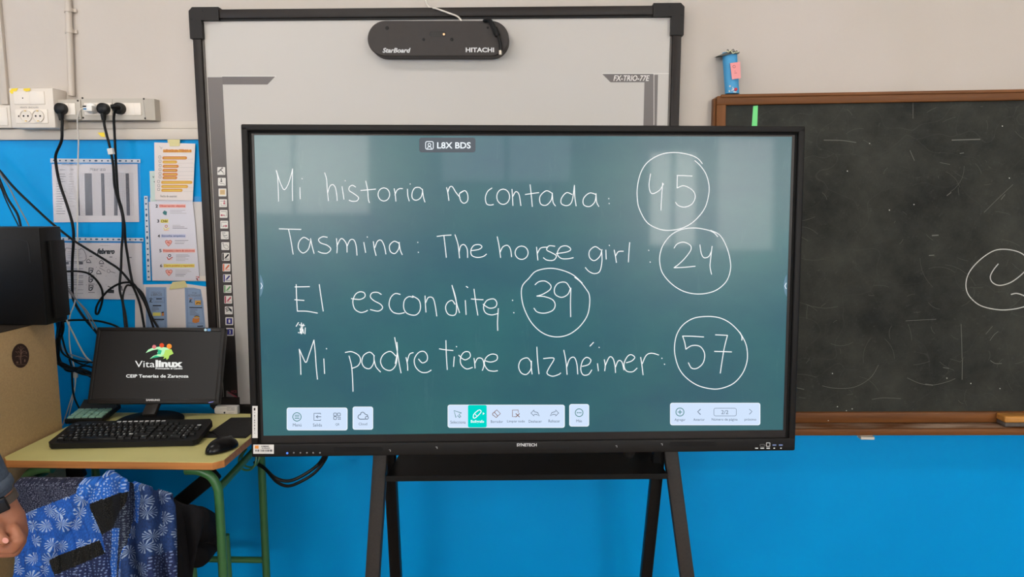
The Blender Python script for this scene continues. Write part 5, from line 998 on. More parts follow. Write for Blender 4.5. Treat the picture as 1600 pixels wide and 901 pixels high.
MB().tube([(p0.x, 2.03, p0.z + .01), (p1.x + .004, 2.03, .02)], .011, 0, 12).build('lower_strut', GRN, dk)

# ------------------------------------------------------------------ computer monitor
MR = Euler((-.374, .022, .125), 'XYZ'); MC = Vector((-1.238, 2.23, .915)); MM = Matrix.Translation(MC) @ MR.to_matrix().to_4x4(); MN = MR.to_matrix() @ Vector((0, -1, 0))
mo = thing('computer_monitor', 'black desktop monitor showing a green logo on a dark screen', 'monitor', MC, MR)
def mbox(mb, x0, y0, z0, x1, y1, z1, m=0, bev=0.0):
    bm = bmesh.new(); bmesh.ops.create_cube(bm, size=1.0); bmesh.ops.scale(bm, vec=Vector((x1 - x0, y1 - y0, z1 - z0)), verts=bm.verts)
    if bev: bmesh.ops.bevel(bm, geom=bm.edges[:], offset=bev, segments=2, profile=.5, affect='EDGES')
    bmesh.ops.translate(bm, vec=Vector(((x0 + x1) / 2, (y0 + y1) / 2, (z0 + z1) / 2)), verts=bm.verts); bmesh.ops.transform(bm, matrix=MM, verts=bm.verts); mb.bm(bm, m)
MBZ = mat('satin_black_monitor', (42, 39, 38), .38)
mb = MB(); w_, h_ = .205, .126
mbox(mb, -w_, 0, h_ - .0125, w_, .03, h_, 0, .003); mbox(mb, -w_, 0, -h_, w_, .03, -h_ + .017, 0, .003); mbox(mb, -w_, 0, -h_ + .002, -w_ + .012, .03, h_ - .002, 0, .003); mbox(mb, w_ - .014, 0, -h_ + .002, w_, .03, h_ - .002, 0, .003)
mb.build('bezel', MBZ, mo)
mb = MB(); mbox(mb, -w_ + .006, .012, -h_ + .006, w_ - .006, .05, h_ - .006, 0, .012); mbox(mb, -.11, .04, -.07, .11, .065, .07, 0, .012); mb.build('rear_shell', BLK, mo)
mb = MB(); mbox(mb, -w_ + .011, .004, -h_ + .016, w_ - .013, .02, h_ - .0115)
dsm = emit_mat('dark_lit_screen', (44, 39, 38), .28); dsm.node_tree.nodes['Principled BSDF'].inputs['Specular IOR Level'].default_value = .35; dsm.node_tree.nodes['Principled BSDF'].inputs['Base Color'].default_value = (.01, .01, .01, 1)
ms = mb.build('screen', dsm, mo, smooth=0)
MS = lambda e: plane_surf(MC + MN * -.004, MN, e); k4 = lambda x, y: (60 + x / 4.742, 490 + y / 4.742)
LG = [emit_mat('lit_white', (240, 240, 236), .95), emit_mat('lit_mint', (190, 246, 190), .95), emit_mat('lit_green', (60, 190, 140), .9), emit_mat('lit_lime', (190, 230, 110), .9), emit_mat('lit_red', (224, 84, 50), .95), emit_mat('lit_rose', (226, 130, 130), .9), emit_mat('lit_orange', (246, 150, 60), .95)]
mb = MB(); s1, s2, s3 = MS(.0006), MS(.001), MS(.0014)
mb.poly([k4(*p) for p in ((795, 290), (815, 265), (850, 250), (900, 243), (950, 250), (985, 270), (1000, 292), (975, 308), (950, 315), (905, 318), (870, 322), (825, 333), (850, 312), (885, 300), (880, 285), (905, 275), (885, 262), (845, 270))][::-1], s1, 1)
mb.poly([k4(*p) for p in ((885, 262), (915, 272), (905, 300), (880, 300), (885, 285))], s2, 2); mb.poly([k4(*p) for p in ((830, 330), (870, 308), (905, 318), (870, 324))], s2, 2)
mb.poly([k4(*p) for p in ((940, 268), (985, 262), (1000, 295), (970, 310), (965, 330), (950, 342), (945, 325), (925, 335), (935, 312), (905, 318), (930, 300))][::-1], s2, 3)
mb.disc(*k4(858, 245), 3.2, s2, 5); mb.disc(*k4(914, 234), 3.6, s2, 4); mb.disc(*k4(969, 241), 4.0, s2, 6)
mb.text('Vita', *k4(716, 348), *k4(862, 396), s1, 0); mb.text('linux', *k4(868, 342), *k4(1068, 396), s1, 0, bold=.05)
mb.text('Provocando el Cambio', *k4(868, 398), *k4(1068, 411), s1, 0, bold=.03)
mb.text('CEIP Tenerías de Zaragoza', *k4(650, 449), *k4(1112, 480), s1, 0, bold=.02); mb.text('¡Qué tengas un fabuloso Curso 25 26!', *k4(626, 492), *k4(1127, 514), s1, 0, shear=.2, bold=.01)
mb.build('screen_logo', LG, ms, smooth=0)
MBs = lambda e: plane_surf(MC, MN, e)
mb = MB(); mb.text('SAMSUNG', *k4(797, 630), *k4(900, 646), MBs(.0005), 0, bold=.05); mb.build('lettering', SILV, mo, smooth=0)
mb = MB(); mb.disc(*k4(1238, 119), 2.2, MBs(.0005), 0); mb.rect(*k4(1252, 109), *k4(1276, 129), MBs(.0006), 1); mb.stroke([k4(1285, 119), k4(1340, 119)], .6, MBs(.0005), 2); mb.build('energy_sticker', [mat('sky_sticker', (190, 226, 240), .5), mat('blue_sticker', (90, 150, 210), .5), mat('dim_print', (90, 86, 84), .6)], mo, smooth=0)
mb = MB(); mb.stroke([k4(1262, 658), k4(1295, 651)], .9, MBs(.0006)); mb.build('power_light', emit_mat('violet_indicator', (150, 150, 230), .9), mo, smooth=0)
mb = MB(); a = onY(249, 628, 2.235); b = Vector((a.x + .004, 2.16, ZD + .02)); mb.bar(a + Vector((0, .03, .06)), b, .042, .016, 0, .003); mb.build('neck', MBZ, mo)
mb = MB(); mb.lathe([(.105, 0), (.105, .006), (.095, .012), (.03, .018)], (b.x + .005, 2.148, ZD + .0005), (0, 0, 1), 0, 36); mb.build('base', BLK, mo)

# ------------------------------------------------------------------ keyboard
KA, KB = onZ(79.5, 696, ZD + .012), onZ(301, 691, ZD + .012)
kx = (KB - KA).normalized(); ang = math.atan2(kx.y, kx.x); KW = (KB - KA).length; KD = .150
tilt = math.atan2(.018, KD)
KR = Euler((tilt, 0, ang), 'XYZ'); KO = Vector((KA.x, KA.y, ZD + .0102)); KM = Matrix.Translation(KO) @ KR.to_matrix().to_4x4()
kb = thing('keyboard', 'black full-size keyboard in front of the monitor', 'keyboard', KO, KR)
def kbox(mb, x0, y0, z0, x1, y1, z1, m=0, bev=0.0, top=0.0):
    bm = bmesh.new(); bmesh.ops.create_cube(bm, size=1.0)
    for v_ in bm.verts:
        if v_.co.z > 0: v_.co.x *= 1 - top / max(1e-6, (x1 - x0)); v_.co.y *= 1 - top / max(1e-6, (y1 - y0))
    bmesh.ops.scale(bm, vec=Vector((x1 - x0, y1 - y0, z1 - z0)), verts=bm.verts)
    if bev: bmesh.ops.bevel(bm, geom=bm.edges[:], offset=bev, segments=2, profile=.5, affect='EDGES')
    bmesh.ops.translate(bm, vec=Vector(((x0 + x1) / 2, (y0 + y1) / 2, (z0 + z1) / 2)), verts=bm.verts); bmesh.ops.transform(bm, matrix=KM, verts=bm.verts); mb.bm(bm, m)
KBM = mat('matte_black_keyboard', (26, 25, 25), .5); KEYM = mat('black_key', (24, 23, 23), .38)
mb = MB()
O_ = [(0, 0), (KW, 0), (KW + .012, .012), (KW + .012, KD - .02), (KW, KD), (.0, KD), (-.012, KD - .02), (-.012, .012)]
mb.prism([KM @ Vector((x, y, .008)) for x, y in O_], [KM @ Vector((x, y, -.008)) for x, y in O_]); mb.build('case', KBM, kb, smooth=.3)
mb = MB(); [kbox(mb, x, KD - .02, -.030, x + .03, KD - .012, -.007) for x in (.03, KW - .06)]; mb.build('folding_foot', KBM, kb)
sx_ = (KW - .014) / 22.6; sy_ = .0172; ky0 = .014; LEGEND = mat('white_legend', (228, 228, 224), .6)
rows = [(0, [(1.25, 'Ctrl'), (1.25, ''), (1.25, 'Alt'), (6.25, ''), (1.25, 'Gr'), (1.25, ''), (1.25, ''), (1.25, 'Ctrl'), (-.35, ''), (1, '<'), (1, 'v'), (1, '>'), (-.35, ''), (2, '0'), (1, '.')]),
 (1, [(1.25, '^'), (1, '<')] + [(1, c_) for c_ in 'ZXCVBNM,.-'] + [(2.75, '^'), (-1.35, ''), (1, '^'), (-1.35, ''), (1, '1'), (1, '2'), (1, '3'), (1, '')]),
 (2, [(1.75, '')] + [(1, c_) for c_ in 'ASDFGHJKLÑ'] + [(1, '{'), (1, '}'), (1.25, ''), (-3.7, ''), (1, '4'), (1, '5'), (1, '6')]),
 (3, [(1.5, '')] + [(1, c_) for c_ in 'QWERTYUIOP'] + [(1, '['), (1, '+'), (1.5, ''), (-.35, ''), (1, ''), (1, ''), (1, ''), (-.35, ''), (1, '7'), (1, '8'), (1, '9'), (1, '+')]),
 (4, [(1, 'o')] + [(1, c_) for c_ in '1234567890'] + [(1, "'"), (1, '!'), (2, ''), (-.35, ''), (1, ''), (1, ''), (1, ''), (-.35, ''), (1, ''), (1, '/'), (1, '*'), (1, '-')]),
 (5.35, [(1, 'Esc'), (-1, '')] + [(1, 'F')] * 4 + [(-.5, '')] + [(1, 'F')] * 4 + [(-.5, '')] + [(1, 'F')] * 4 + [(-.35, ''), (1, ''), (1, ''), (1, '')])]
nk = 0; KS = lambda x, y: KM @ Vector((x, y, .0146))
for ry, ks in rows:
    x = .007
    for wd, leg_ in ks:
        if wd < 0: x += -wd * sx_; continue
        y = ky0 + ry * sy_; mb = MB(); kbox(mb, x + .0008, y + .0006, .0078, x + wd * sx_ - .0008, y + sy_ - .0012, .0142, 0, .0008, .003)
        if leg_:
            vs_, fs_, asp = text_geo(leg_); hh = .0052; ww = min(hh * asp, .011); mb.add([KM @ Vector((x + .0035 + u_ * ww, y + .007 + v_ * hh, .0144)) for u_, v_ in vs_], fs_, 1)
        mb.build('key', [KEYM, LEGEND], kb, smooth=.4); nk += 1; x += wd * sx_
mb = MB()
for k in range(9): x = .12 + k * .0165; kbox(mb, x, KD - .012, .0078, x + .0105, KD - .0065, .0098)
mb.build('media_buttons', mat('grey_media_button', (200, 200, 200), .4), kb)
# mouse
a = onZ(348, 696, ZD + .012); mr_ = math.radians(72)
ms_ = thing('computer_mouse', 'black computer mouse near the right front corner of the desk', 'mouse', (a.x, a.y, ZD), (0, 0, 0))
bm = bmesh.new(); bmesh.ops.create_uvsphere(bm, u_segments=28, v_segments=18, radius=1.0)
for v_ in bm.verts:
    z = v_.co.z; v_.co.x *= .052 * (1 - .06 * v_.co.x); v_.co.y *= .029; v_.co.z = (z * .034 if z > 0 else z * .003) * (1 - .12 * v_.co.x / .052)
bmesh.ops.rotate(bm, cent=(0, 0, 0), matrix=Matrix.Rotation(math.radians(62), 3, 'Z'), verts=bm.verts); bmesh.ops.translate(bm, vec=(a.x, a.y, ZD + .0035), verts=bm.verts)
mb = MB(); mb.bm(bm); mb.build('shell', mat('gloss_black_mouse', (18, 17, 18), .22), ms_, smooth=3)
dm = Vector((math.cos(math.radians(62)), math.sin(math.radians(62)), 0))
mb = MB(); c = Vector((a.x, a.y, ZD)) + dm * .026; mb.lathe([(.008, -.003), (.009, 0), (.008, .003)], c + Vector((0, 0, .026)), dm.cross(Vector((0, 0, 1))), 0, 16); mb.build('scroll_wheel', mat('grey_rubber_wheel', (70, 70, 70), .6), ms_)
c = Vector((a.x, a.y, ZD + .008)) + dm * .05; mb = MB(); mb.tube(spline([c, onZ(345, 683, ZD + .006), onZ(335, 677, ZD + .004), onZ(322, 672, ZD + .004), onZ(316, 664, ZD + .004)], 6), .0018, 0, 8); mb.build('cord', CBL, ms_)
# calculator
c0, c1, c2, c3 = onZ(101, 663, ZD), onZ(158, 662, ZD), onZ(186, 639, ZD), onZ(137, 640, ZD)
ca_ = math.atan2((c1 - c0).y, (c1 - c0).x); CR = Euler((.10, 0, ca_ + .02), 'XYZ'); CO = Vector((c0.x, c0.y, ZD + .005)); CM = Matrix.Translation(CO) @ CR.to_matrix().to_4x4(); CW, CD = .118, .125
cal = thing('calculator', 'black desk calculator with pale green keys behind the keyboard', 'calculator', CO, CR)
def cbox(mb, x0, y0, z0, x1, y1, z1, m=0, bev=0.0):
    bm = bmesh.new(); bmesh.ops.create_cube(bm, size=1.0); bmesh.ops.scale(bm, vec=Vector((x1 - x0, y1 - y0, z1 - z0)), verts=bm.verts)
    if bev: bmesh.ops.bevel(bm, geom=bm.edges[:], offset=bev, segments=2, profile=.5, affect='EDGES')
    bmesh.ops.translate(bm, vec=Vector(((x0 + x1) / 2, (y0 + y1) / 2, (z0 + z1) / 2)), verts=bm.verts); bmesh.ops.transform(bm, matrix=CM, verts=bm.verts); mb.bm(bm, m)
mb = MB(); cbox(mb, 0, 0, -.004, CW, CD, .012, 0, .003); mb.build('case', KBM, cal)
mb = MB(); P = [(.002, .085, .012), (CW - .002, .085, .012), (CW - .002, CD, .030), (.002, CD, .030)]; Q = [(.002, .085, .010), (CW - .002, .085, .010), (CW - .002, CD, .010), (.002, CD, .010)]
mb.prism([CM @ Vector(p) for p in P], [CM @ Vector(p) for p in Q]); mb.build('display_hood', mat('dark_grey_hood', (52, 54, 54), .35), cal, smooth=0)
KG = mat('pale_green_key', (140, 182, 162), .45)
for i in range(5):
    for j in range(4):
        mb = MB(); cbox(mb, .006 + i * .0218, .006 + j * .0192, .011, .006 + i * .0218 + .0185, .006 + j * .0192 + .0155, .017, 0, .002); mb.build('key', KG, cal)
# flat black pad and small white box at the back of the desk
P = [onZ(*p, ZD + .004) for p in ((318, 682), (389.5, 682.5))]; bkr = onZ(393, 652, ZD + .004); bkl = onZ(361, 652, ZD + .004)
q_ = [P[0], Vector((-.862, P[1].y, P[0].z)), Vector((-.862, 2.21, P[0].z)), bkl]
mb = MB(); mb.prism(q_, [p - Vector((0, 0, .0035)) for p in q_]); tag(mb.build('desk_pad', mat('black_textured_pad', (34, 33, 33), .6, vary=.25, scale=60), root_at=P[0]), 'flat black pad lying at the back right of the desk', 'pad')
a = onZ(337, 647, ZD); b = onZ(371, 647.5, ZD); wb_ = thing('white_box', 'small white printed box at the back edge of the desk', 'box', ((a.x + b.x) / 2, 2.24, ZD))
mb = MB(); zz = onY(354, 634.5, a.y).z; mb.span((a.x, a.y, ZD + .0005), (b.x, a.y + .02, zz), 0, .002); mb.box((a.x + .0, a.y + .010, ZD + .012), (.010, .018, .018), 0, .003); mb.build('carton', mat('off_white_carton', (206, 200, 196), .6), wb_)
Sb = surfY(a.y - .0004); mb = MB(); q5 = lambda x, y: (320 + x / 6.436, 560 + y / 6.436)
mb.stroke(rr(*q5(225, 490), *q5(296, 520), .3, 1), .5, Sb, 0, True, False); mb.text('STAR', *q5(232, 496), *q5(290, 514), Sb, 0); mb.disc(*q5(198, 543), 1.5, Sb, 1); mb.stroke([q5(150, 508), q5(218, 505)], .3, Sb, 0); mb.stroke([q5(240, 548), q5(290, 546)], .4, Sb, 0); mb.build('print', [PK[1], PK[0]], wb_, smooth=0)

# ------------------------------------------------------------------ tan cabinet with computer tower
XC = -1.482
cb = thing('cabinet', 'tan board cabinet with oval tree sticker left of the desk', 'cabinet', (XC - .22, 1.85, 0))
TAN = mat('speckled_tan_board', (182, 152, 108), .5, vary=.12, scale=220, bump=.1, bscale=260)
CY1 = onX(89, 560, XC).y; CZ = onX(86, 499, XC).z; CY0 = 1.66
MB().span((XC - .018, CY0, 0.0), (XC, CY1, CZ), 0, .002).build('side_panel', TAN, cb); MB().span((XC - .46, CY0, 0.0), (XC - .442, CY1, CZ), 0, .002).build('side_panel', TAN, cb)
MB().span((XC - .46, CY0, CZ), (XC + .0, CY1, CZ + .003), 0, .001).build('top_panel', mat('dark_cabinet_top', (52, 44, 36), .5), cb)
MB().span((XC - .442, CY1 - .01, .05), (XC - .018, CY1 - .002, CZ), 0).build('back_panel', TAN, cb); MB().span((XC - .442, CY0, .06), (XC - .018, CY1 - .01, .08), 0).build('bottom_panel', TAN, cb)
dr = MB().span((XC - .440, CY0 - .016, .06), (XC - .020, CY0 - .001, CZ - .005), 0, .002).build('door', TAN, cb)
MB().tube([(XC - .06, CY0 - .016, .62), (XC - .06, CY0 - .035, .62), (XC - .06, CY0 - .035, .72), (XC - .06, CY0 - .016, .72)], .005, 0, 8).build('handle', mat('steel_handle', (160, 160, 158), .3, .8), dr)
mb = MB(); S = lambda e: surfX(XC + e); mb.disc(32, 555.5, 13.6, S(.0006), 0, ry=19, n=32)
mb.build('oval_sticker', mat('dark_brown_sticker', (54, 38, 34), .5), cb, smooth=0)
mb = MB(); S1_ = S(.0012); tr = lambda x, y: (x / 2.815, 340 + y / 2.815)
mb.stroke([tr(92, 640), tr(91, 615), tr(93, 590)], 1.6, S1_)
for P in ([(93, 600), (82, 590), (72, 592)], [(93, 600), (104, 588), (115, 592)], [(92, 590), (86, 575), (78, 572)], [(93, 590), (100, 574), (108, 573)], [(92, 590), (93, 566)], [(92, 612), (78, 608), (68, 612)], [(93, 612), (108, 606), (120, 612)]): mb.stroke([tr(*p) for p in P], .7, S1_)
rnd = random.Random(5)
for k in range(34):
    a_ = rnd.uniform(0, 6.28); r_ = math.sqrt(rnd.random()); mb.disc(32.5 + 10 * r_ * math.cos(a_), 551 + 10 * r_ * math.sin(a_), .55, S1_, n=6)
mb.rect(*tr(72, 632), *tr(80, 640), S1_); mb.rect(*tr(106, 622), *tr(112, 634), S1_); mb.stroke([tr(68, 645), tr(116, 645)], .5, S1_)
mb.build('tree_print', mat('tan_print', (128, 98, 84), .6), cb, smooth=0)['kind'] = 'stuff'
tw = thing('computer_tower', 'black computer case standing on the tan cabinet at the left edge', 'computer', (XC - .2, 2.0, CZ + .003))
YT_ = 1.985; a = onY(60.5, 355, YT_); TX1 = a.x
mb = MB(); mb.span((TX1 - .42, YT_, CZ + .0035), (TX1 + 0, YT_ + .095, a.z), 0, .004); mb.build('case', mat('black_computer_case', (17, 16, 16), .4, vary=.2, scale=120), tw)
mb = MB(); S = surfY(YT_ - .0008); mb.stroke([(-40, 374.5), (20, 373.5), (38, 376), (44, 382), (47, 410)], 1.6, S, smooth=True); mb.build('moulded_groove', mat('dark_groove', (38, 36, 36), .5), tw, smooth=0)
mb = MB(); mb.span((TX1, YT_ + .03, CZ + .02), (TX1 + .012, YT_ + .09, a.z - .04), 0, .002); mb.build('port_panel', [BLK, mat('dull_port_metal', (28, 28, 30), .5)], tw)
# ------------------------------------------------------------------ chair with quilted jacket and black coat
chr_ = thing('school_chair', 'school chair under the desk hidden by a blue quilted jacket', 'chair', (-1.16, 1.9, 0))
WCH = wood('light_beech_ply', (190, 150, 100)); ychb = 1.735
xc0, xc1 = -1.335, -1.05
mb = MB(); mb.box(((xc0 + xc1) / 2, ychb, .625), (.285, .012, .15), 0, .005); mb.build('backrest', WCH, chr_)
mb = MB(); mb.box(((xc0 + xc1) / 2, 1.93, .446), (.30, .34, .012), 0, .005); mb.build('seat', WCH, chr_)
for x in (xc0 + .015, xc1 - .015):
    MB().tube(spline([(x, ychb + .013, .69), (x, ychb + .017, .55), (x, ychb + .04, .42), (x, 1.74, .2), (x, 1.70, .01)], 5), .0105, 0, 12).build('leg', GRN, chr_)
    MB().tube(spline([(x, ychb + .04, .428), (x, 1.95, .428), (x, 2.02, .42), (x, 2.05, .3), (x, 2.055, .01)], 5), .0105, 0, 12).build('leg', GRN, chr_)

k8 = lambda x, y: (x / 4.482, 700 + y / 4.482)
def flower_cloth(name, base, light, scale, rays, thr, weave=True, dots=False):
    m = mat(name, base, .85); nt = m.node_tree; b = nt.nodes['Principled BSDF']; tc = nt.nodes.new('ShaderNodeTexCoord')
    sx = nt.nodes.new('ShaderNodeSeparateXYZ'); cx = nt.nodes.new('ShaderNodeCombineXYZ'); nt.links.new(tc.outputs['UV'], cx.inputs[0]) if False else None
    mp = nt.nodes.new('ShaderNodeMapping'); mp.inputs['Scale'].default_value = (scale, scale, scale); nt.links.new(tc.outputs['UV'], mp.inputs[0])
    vo = nt.nodes.new('ShaderNodeTexVoronoi'); vo.voronoi_dimensions = '2D'; vo.inputs['Scale'].default_value = 1.0; vo.inputs['Randomness'].default_value = .55; nt.links.new(mp.outputs[0], vo.inputs['Vector'])
    sub = nt.nodes.new('ShaderNodeVectorMath'); sub.operation = 'SUBTRACT'; nt.links.new(mp.outputs[0], sub.inputs[0]); nt.links.new(vo.outputs['Position'], sub.inputs[1])
    sp = nt.nodes.new('ShaderNodeSeparateXYZ'); nt.links.new(sub.outputs[0], sp.inputs[0])
    at = nt.nodes.new('ShaderNodeMath'); at.operation = 'ARCTAN2'; nt.links.new(sp.outputs['Y'], at.inputs[0]); nt.links.new(sp.outputs['X'], at.inputs[1])
    mu = nt.nodes.new('ShaderNodeMath'); mu.operation = 'MULTIPLY'; mu.inputs[1].default_value = rays; nt.links.new(at.outputs[0], mu.inputs[0])
    si = nt.nodes.new('ShaderNodeMath'); si.operation = 'SINE'; nt.links.new(mu.outputs[0], si.inputs[0])
    no = nt.nodes.new('ShaderNodeTexNoise'); no.inputs['Scale'].default_value = 3.2 * scale; no.inputs['Detail'].default_value = 4; nt.links.new(tc.outputs['UV'], no.inputs['Vector'])
    # inside radius, petals as rays, broken up by noise
    ri = nt.nodes.new('ShaderNodeMath'); ri.operation = 'LESS_THAN'; ri.inputs[1].default_value = thr; nt.links.new(vo.outputs['Distance'], ri.inputs[0])
    ad = nt.nodes.new('ShaderNodeMath'); ad.operation = 'MULTIPLY_ADD'; ad.inputs[1].default_value = .32; nt.links.new(si.outputs[0], ad.inputs[0]); nt.links.new(no.outputs['Fac'], ad.inputs[2])
    gt = nt.nodes.new('ShaderNodeMath'); gt.operation = 'GREATER_THAN'; gt.inputs[1].default_value = .6 if not dots else -5; nt.links.new(ad.outputs[0], gt.inputs[0])
    mk = nt.nodes.new('ShaderNodeMath'); mk.operation = 'MULTIPLY'; nt.links.new(ri.outputs[0], mk.inputs[0]); nt.links.new(gt.outputs[0], mk.inputs[1])
    mk2 = nt.nodes.new('ShaderNodeMath'); mk2.operation = 'MULTIPLY'; mk2.inputs[1].default_value = .8; nt.links.new(mk.outputs[0], mk2.inputs[0])
    # woven mottling
    n2 = nt.nodes.new('ShaderNodeTexNoise'); n2.inputs['Scale'].default_value = 160; n2.inputs['Detail'].default_value = 3; mp2 = nt.nodes.new('ShaderNodeMapping'); mp2.inputs['Scale'].default_value = (1, .35, 1); nt.links.new(tc.outputs['UV'], mp2.inputs[0]); nt.links.new(mp2.outputs[0], n2.inputs['Vector'])
    cr = nt.nodes.new('ShaderNodeValToRGB'); c = lin(base); cr.color_ramp.elements[0].position = .3; cr.color_ramp.elements[1].position = .72
    cr.color_ramp.elements[0].color = (c[0] * .55, c[1] * .55, c[2] * .6, 1); cr.color_ramp.elements[1].color = (c[0] * 1.5 + .005, c[1] * 1.4 + .005, min(1, c[2] * 1.35), 1); nt.links.new(n2.outputs['Fac'], cr.inputs[0])
    mx = nt.nodes.new('ShaderNodeMix'); mx.data_type = 'RGBA'; mx.inputs[7].default_value = (*lin(light), 1); nt.links.new(mk2.outputs[0], mx.inputs[0]); nt.links.new(cr.outputs[0], mx.inputs[6]); nt.links.new(mx.outputs[2], b.inputs['Base Color'])
    bp = nt.nodes.new('ShaderNodeBump'); bp.inputs['Strength'].default_value = .4; bp.inputs['Distance'].default_value = .002; nt.links.new(n2.outputs['Fac'], bp.inputs['Height']); nt.links.new(bp.outputs[0], b.inputs['Normal'])
    return m
QM = [flower_cloth('blue_flower_cloth', (14, 84, 172), (176, 196, 220), 9.5, 13, .42), flower_cloth('grey_navy_striped_cloth', (36, 40, 62), (150, 156, 176), 90, 3, .3), flower_cloth('bright_blue_dotted_cloth', (24, 100, 196), (176, 200, 232), 44, 4, .24, dots=True),
      flower_cloth('black_woven_cloth', (15, 15, 18), (84, 80, 78), 120, 3, .26), flower_cloth('navy_dotted_cloth', (14, 32, 80), (120, 140, 180), 46, 4, .24, dots=True), flower_cloth('navy_flower_cloth', (12, 50, 104), (150, 168, 194), 9, 13, .42), flower_cloth('dark_stripe_cloth', (34, 40, 62), (140, 156, 168), 60, 5, .3)]
def inside(x, y, P):
    r = False; j = len(P) - 1
    for i in range(len(P)):
        if (P[i][1] > y) != (P[j][1] > y) and x < (P[j][0] - P[i][0]) * (y - P[i][1]) / (P[j][1] - P[i][1]) + P[i][0]: r = not r
        j = i
    return r
PATCH = [([(60, 200), (550, 240), (548, 312), (155, 464), (40, 420)], 1), ([(548, 230), (700, 200), (886, 200), (886, 302), (610, 386), (548, 312)], 2), ([(615, 392), (882, 300), (872, 400), (808, 556), (720, 604)], 3), ([(350, 770), (690, 645), (728, 740), (395, 882)], 3),
         ([(800, 556), (856, 553), (840, 760), (826, 1000), (760, 1000), (795, 740)], 2), ([(882, 300), (926, 235), (930, 330), (915, 500), (862, 740), (832, 1000), (826, 1000), (856, 553), (808, 556), (872, 400)], 6), ([(880, 170), (925, 170), (926, 300), (884, 302)], 3),
         ([(395, 882), (728, 740), (720, 604), (808, 556), (795, 740), (760, 1000), (395, 1000)], 4), ([(925, 170), (975, 200), (1000, 330), (985, 520), (935, 520)], 2), ([(1040, 760), (1300, 690), (1300, 1100), (1040, 1100)], 4), ([(912, 150), (1300, 150), (1300, 1200), (850, 1200), (865, 740), (915, 500)], 5)]
def interp(T, y):
    for (y0, v0), (y1, v1) in zip(T, T[1:]):
        if y <= y1: return v0 + (v1 - v0) * max(0, (y - y0) / (y1 - y0))
    return T[-1][1]
LEFT = [(250, 105), (300, 98), (390, 100), (460, 150), (560, 190), (660, 160), (760, 105), (900, 92), (1150, 70)]
RIGHT = [(180, 930), (200, 990), (240, 1045), (285, 1130), (330, 1190), (400, 1215), (520, 1222), (1150, 1232)]
def top(u):
    xs = [(0, 256), (.20, 257), (.40, 259), (.46, 257), (.60, 250), (.69, 243), (.72, 195), (.76, 190), (.80, 215), (.86, 250), (.93, 295), (1, 335)]
    for (a, ya), (b_, yb_) in zip(xs, xs[1:]):
        if u <= b_: return ya + (yb_ - ya) * (u - a) / (b_ - a)
    return xs[-1][1]
def quilt_depth(x, y):
    """distance of the cloth from the camera wall plane (metres of Y), with folds"""
    f = (y - 250) / 650.0
    d = 1.715 - .05 * f
    d += .007 * math.sin((x - .32 * y) / 26.0) * min(1, max(.15, f + .3))
    d -= .012 * math.exp(-((x - (640 - .62 * (y - 250))) / 34.0) ** 2) * (1 if y < 820 else .6)
    if x < 800:
        g_ = ((x - .33 * (y - 250) + 40 * math.sin(y / 130.0)) / 118.0) % 1.0; g_ = min(g_, 1 - g_); d += .007 * math.exp(-(g_ / .07) ** 2)
    if x > 780:
        t = min(1, (x - 780) / 80.0); d -= t * (.035 + .022 * math.sin((x - 800 - .05 * y) / 27.0)); d += max(0, (x - 1120) / 110.0) * .05
    return d
NU, NV = 220, 170
bot = 1150; vs = []; uvs = []; mi = []
for j in range(NV + 1):
    v_ = j / NV
    for i in range(NU + 1):
        u_ = i / NU; yt = top(u_); y = yt + (bot - yt) * v_
        xl_, xr_ = interp(LEFT, y), interp(RIGHT, y); x = xl_ + (xr_ - xl_) * u_
        P = onY(*k8(x, y), quilt_depth(x, y)); vs.append(P); uvs.append((x / 1000.0, y / 1000.0))
# back drop over the chair rail
back_rows = 6
for r in range(1, back_rows + 1):
    for i in range(NU + 1):
        P = vs[i]; a = r / back_rows; fo = max(0, 1 - max(0, i / NU - .70) / .10); q_ = P + Vector((0, (.012 + .043 * fo) * min(1, a * 2.2), .006 * fo * math.sin(min(1, a * 2) * math.pi) - (.10 + .06 * fo) * max(0, a - .3))); vs.append(q_); uvs.append((uvs[i][0], uvs[i][1] - .05 * a))
fs = []; mi = []
for j in range(NV):
    for i in range(NU):
        a = j * (NU + 1) + i; fs.append((a, a + NU + 1, a + NU + 2, a + 1)); cx = sum(uvs[k][0] for k in fs[-1]) * 250; cy = sum(uvs[k][1] for k in fs[-1]) * 250
        m_ = 0
        for PP, mm in PATCH:
            if inside(cx, cy, PP): m_ = mm; break
        mi.append(m_)
ob_ = (NV + 1) * (NU + 1)
for r in range(back_rows):
    for i in range(NU):
        a = (ob_ + (r - 1) * (NU + 1) + i) if r else i; b_ = ob_ + r * (NU + 1) + i; fs.append((a, a + 1, b_ + 1, b_)); mi.append(mi[i])
def cloth_obj(name, vs, fs, mi, uvs, mats, root_at, thick, sub=1):
    mb = MB(); mb.v = vs; mb.f = fs; mb.m = mi; o = mb.build(name, mats, root_at=root_at, smooth=3)
    ul = o.data.uv_layers.new(name='UVMap')
    for l in o.data.loops: ul.data[l.index].uv = uvs[l.vertex_index]
    s_ = o.modifiers.new('solidify', 'SOLIDIFY'); s_.thickness = thick; s_.offset = 1
    return o
ro = onY(150, 760, 1.72)
qo = cloth_obj('quilted_jacket', vs, fs, mi, uvs, QM, ro, .006); tag(qo, 'blue patchwork quilted jacket with white flowers draped over the chair', 'jacket')
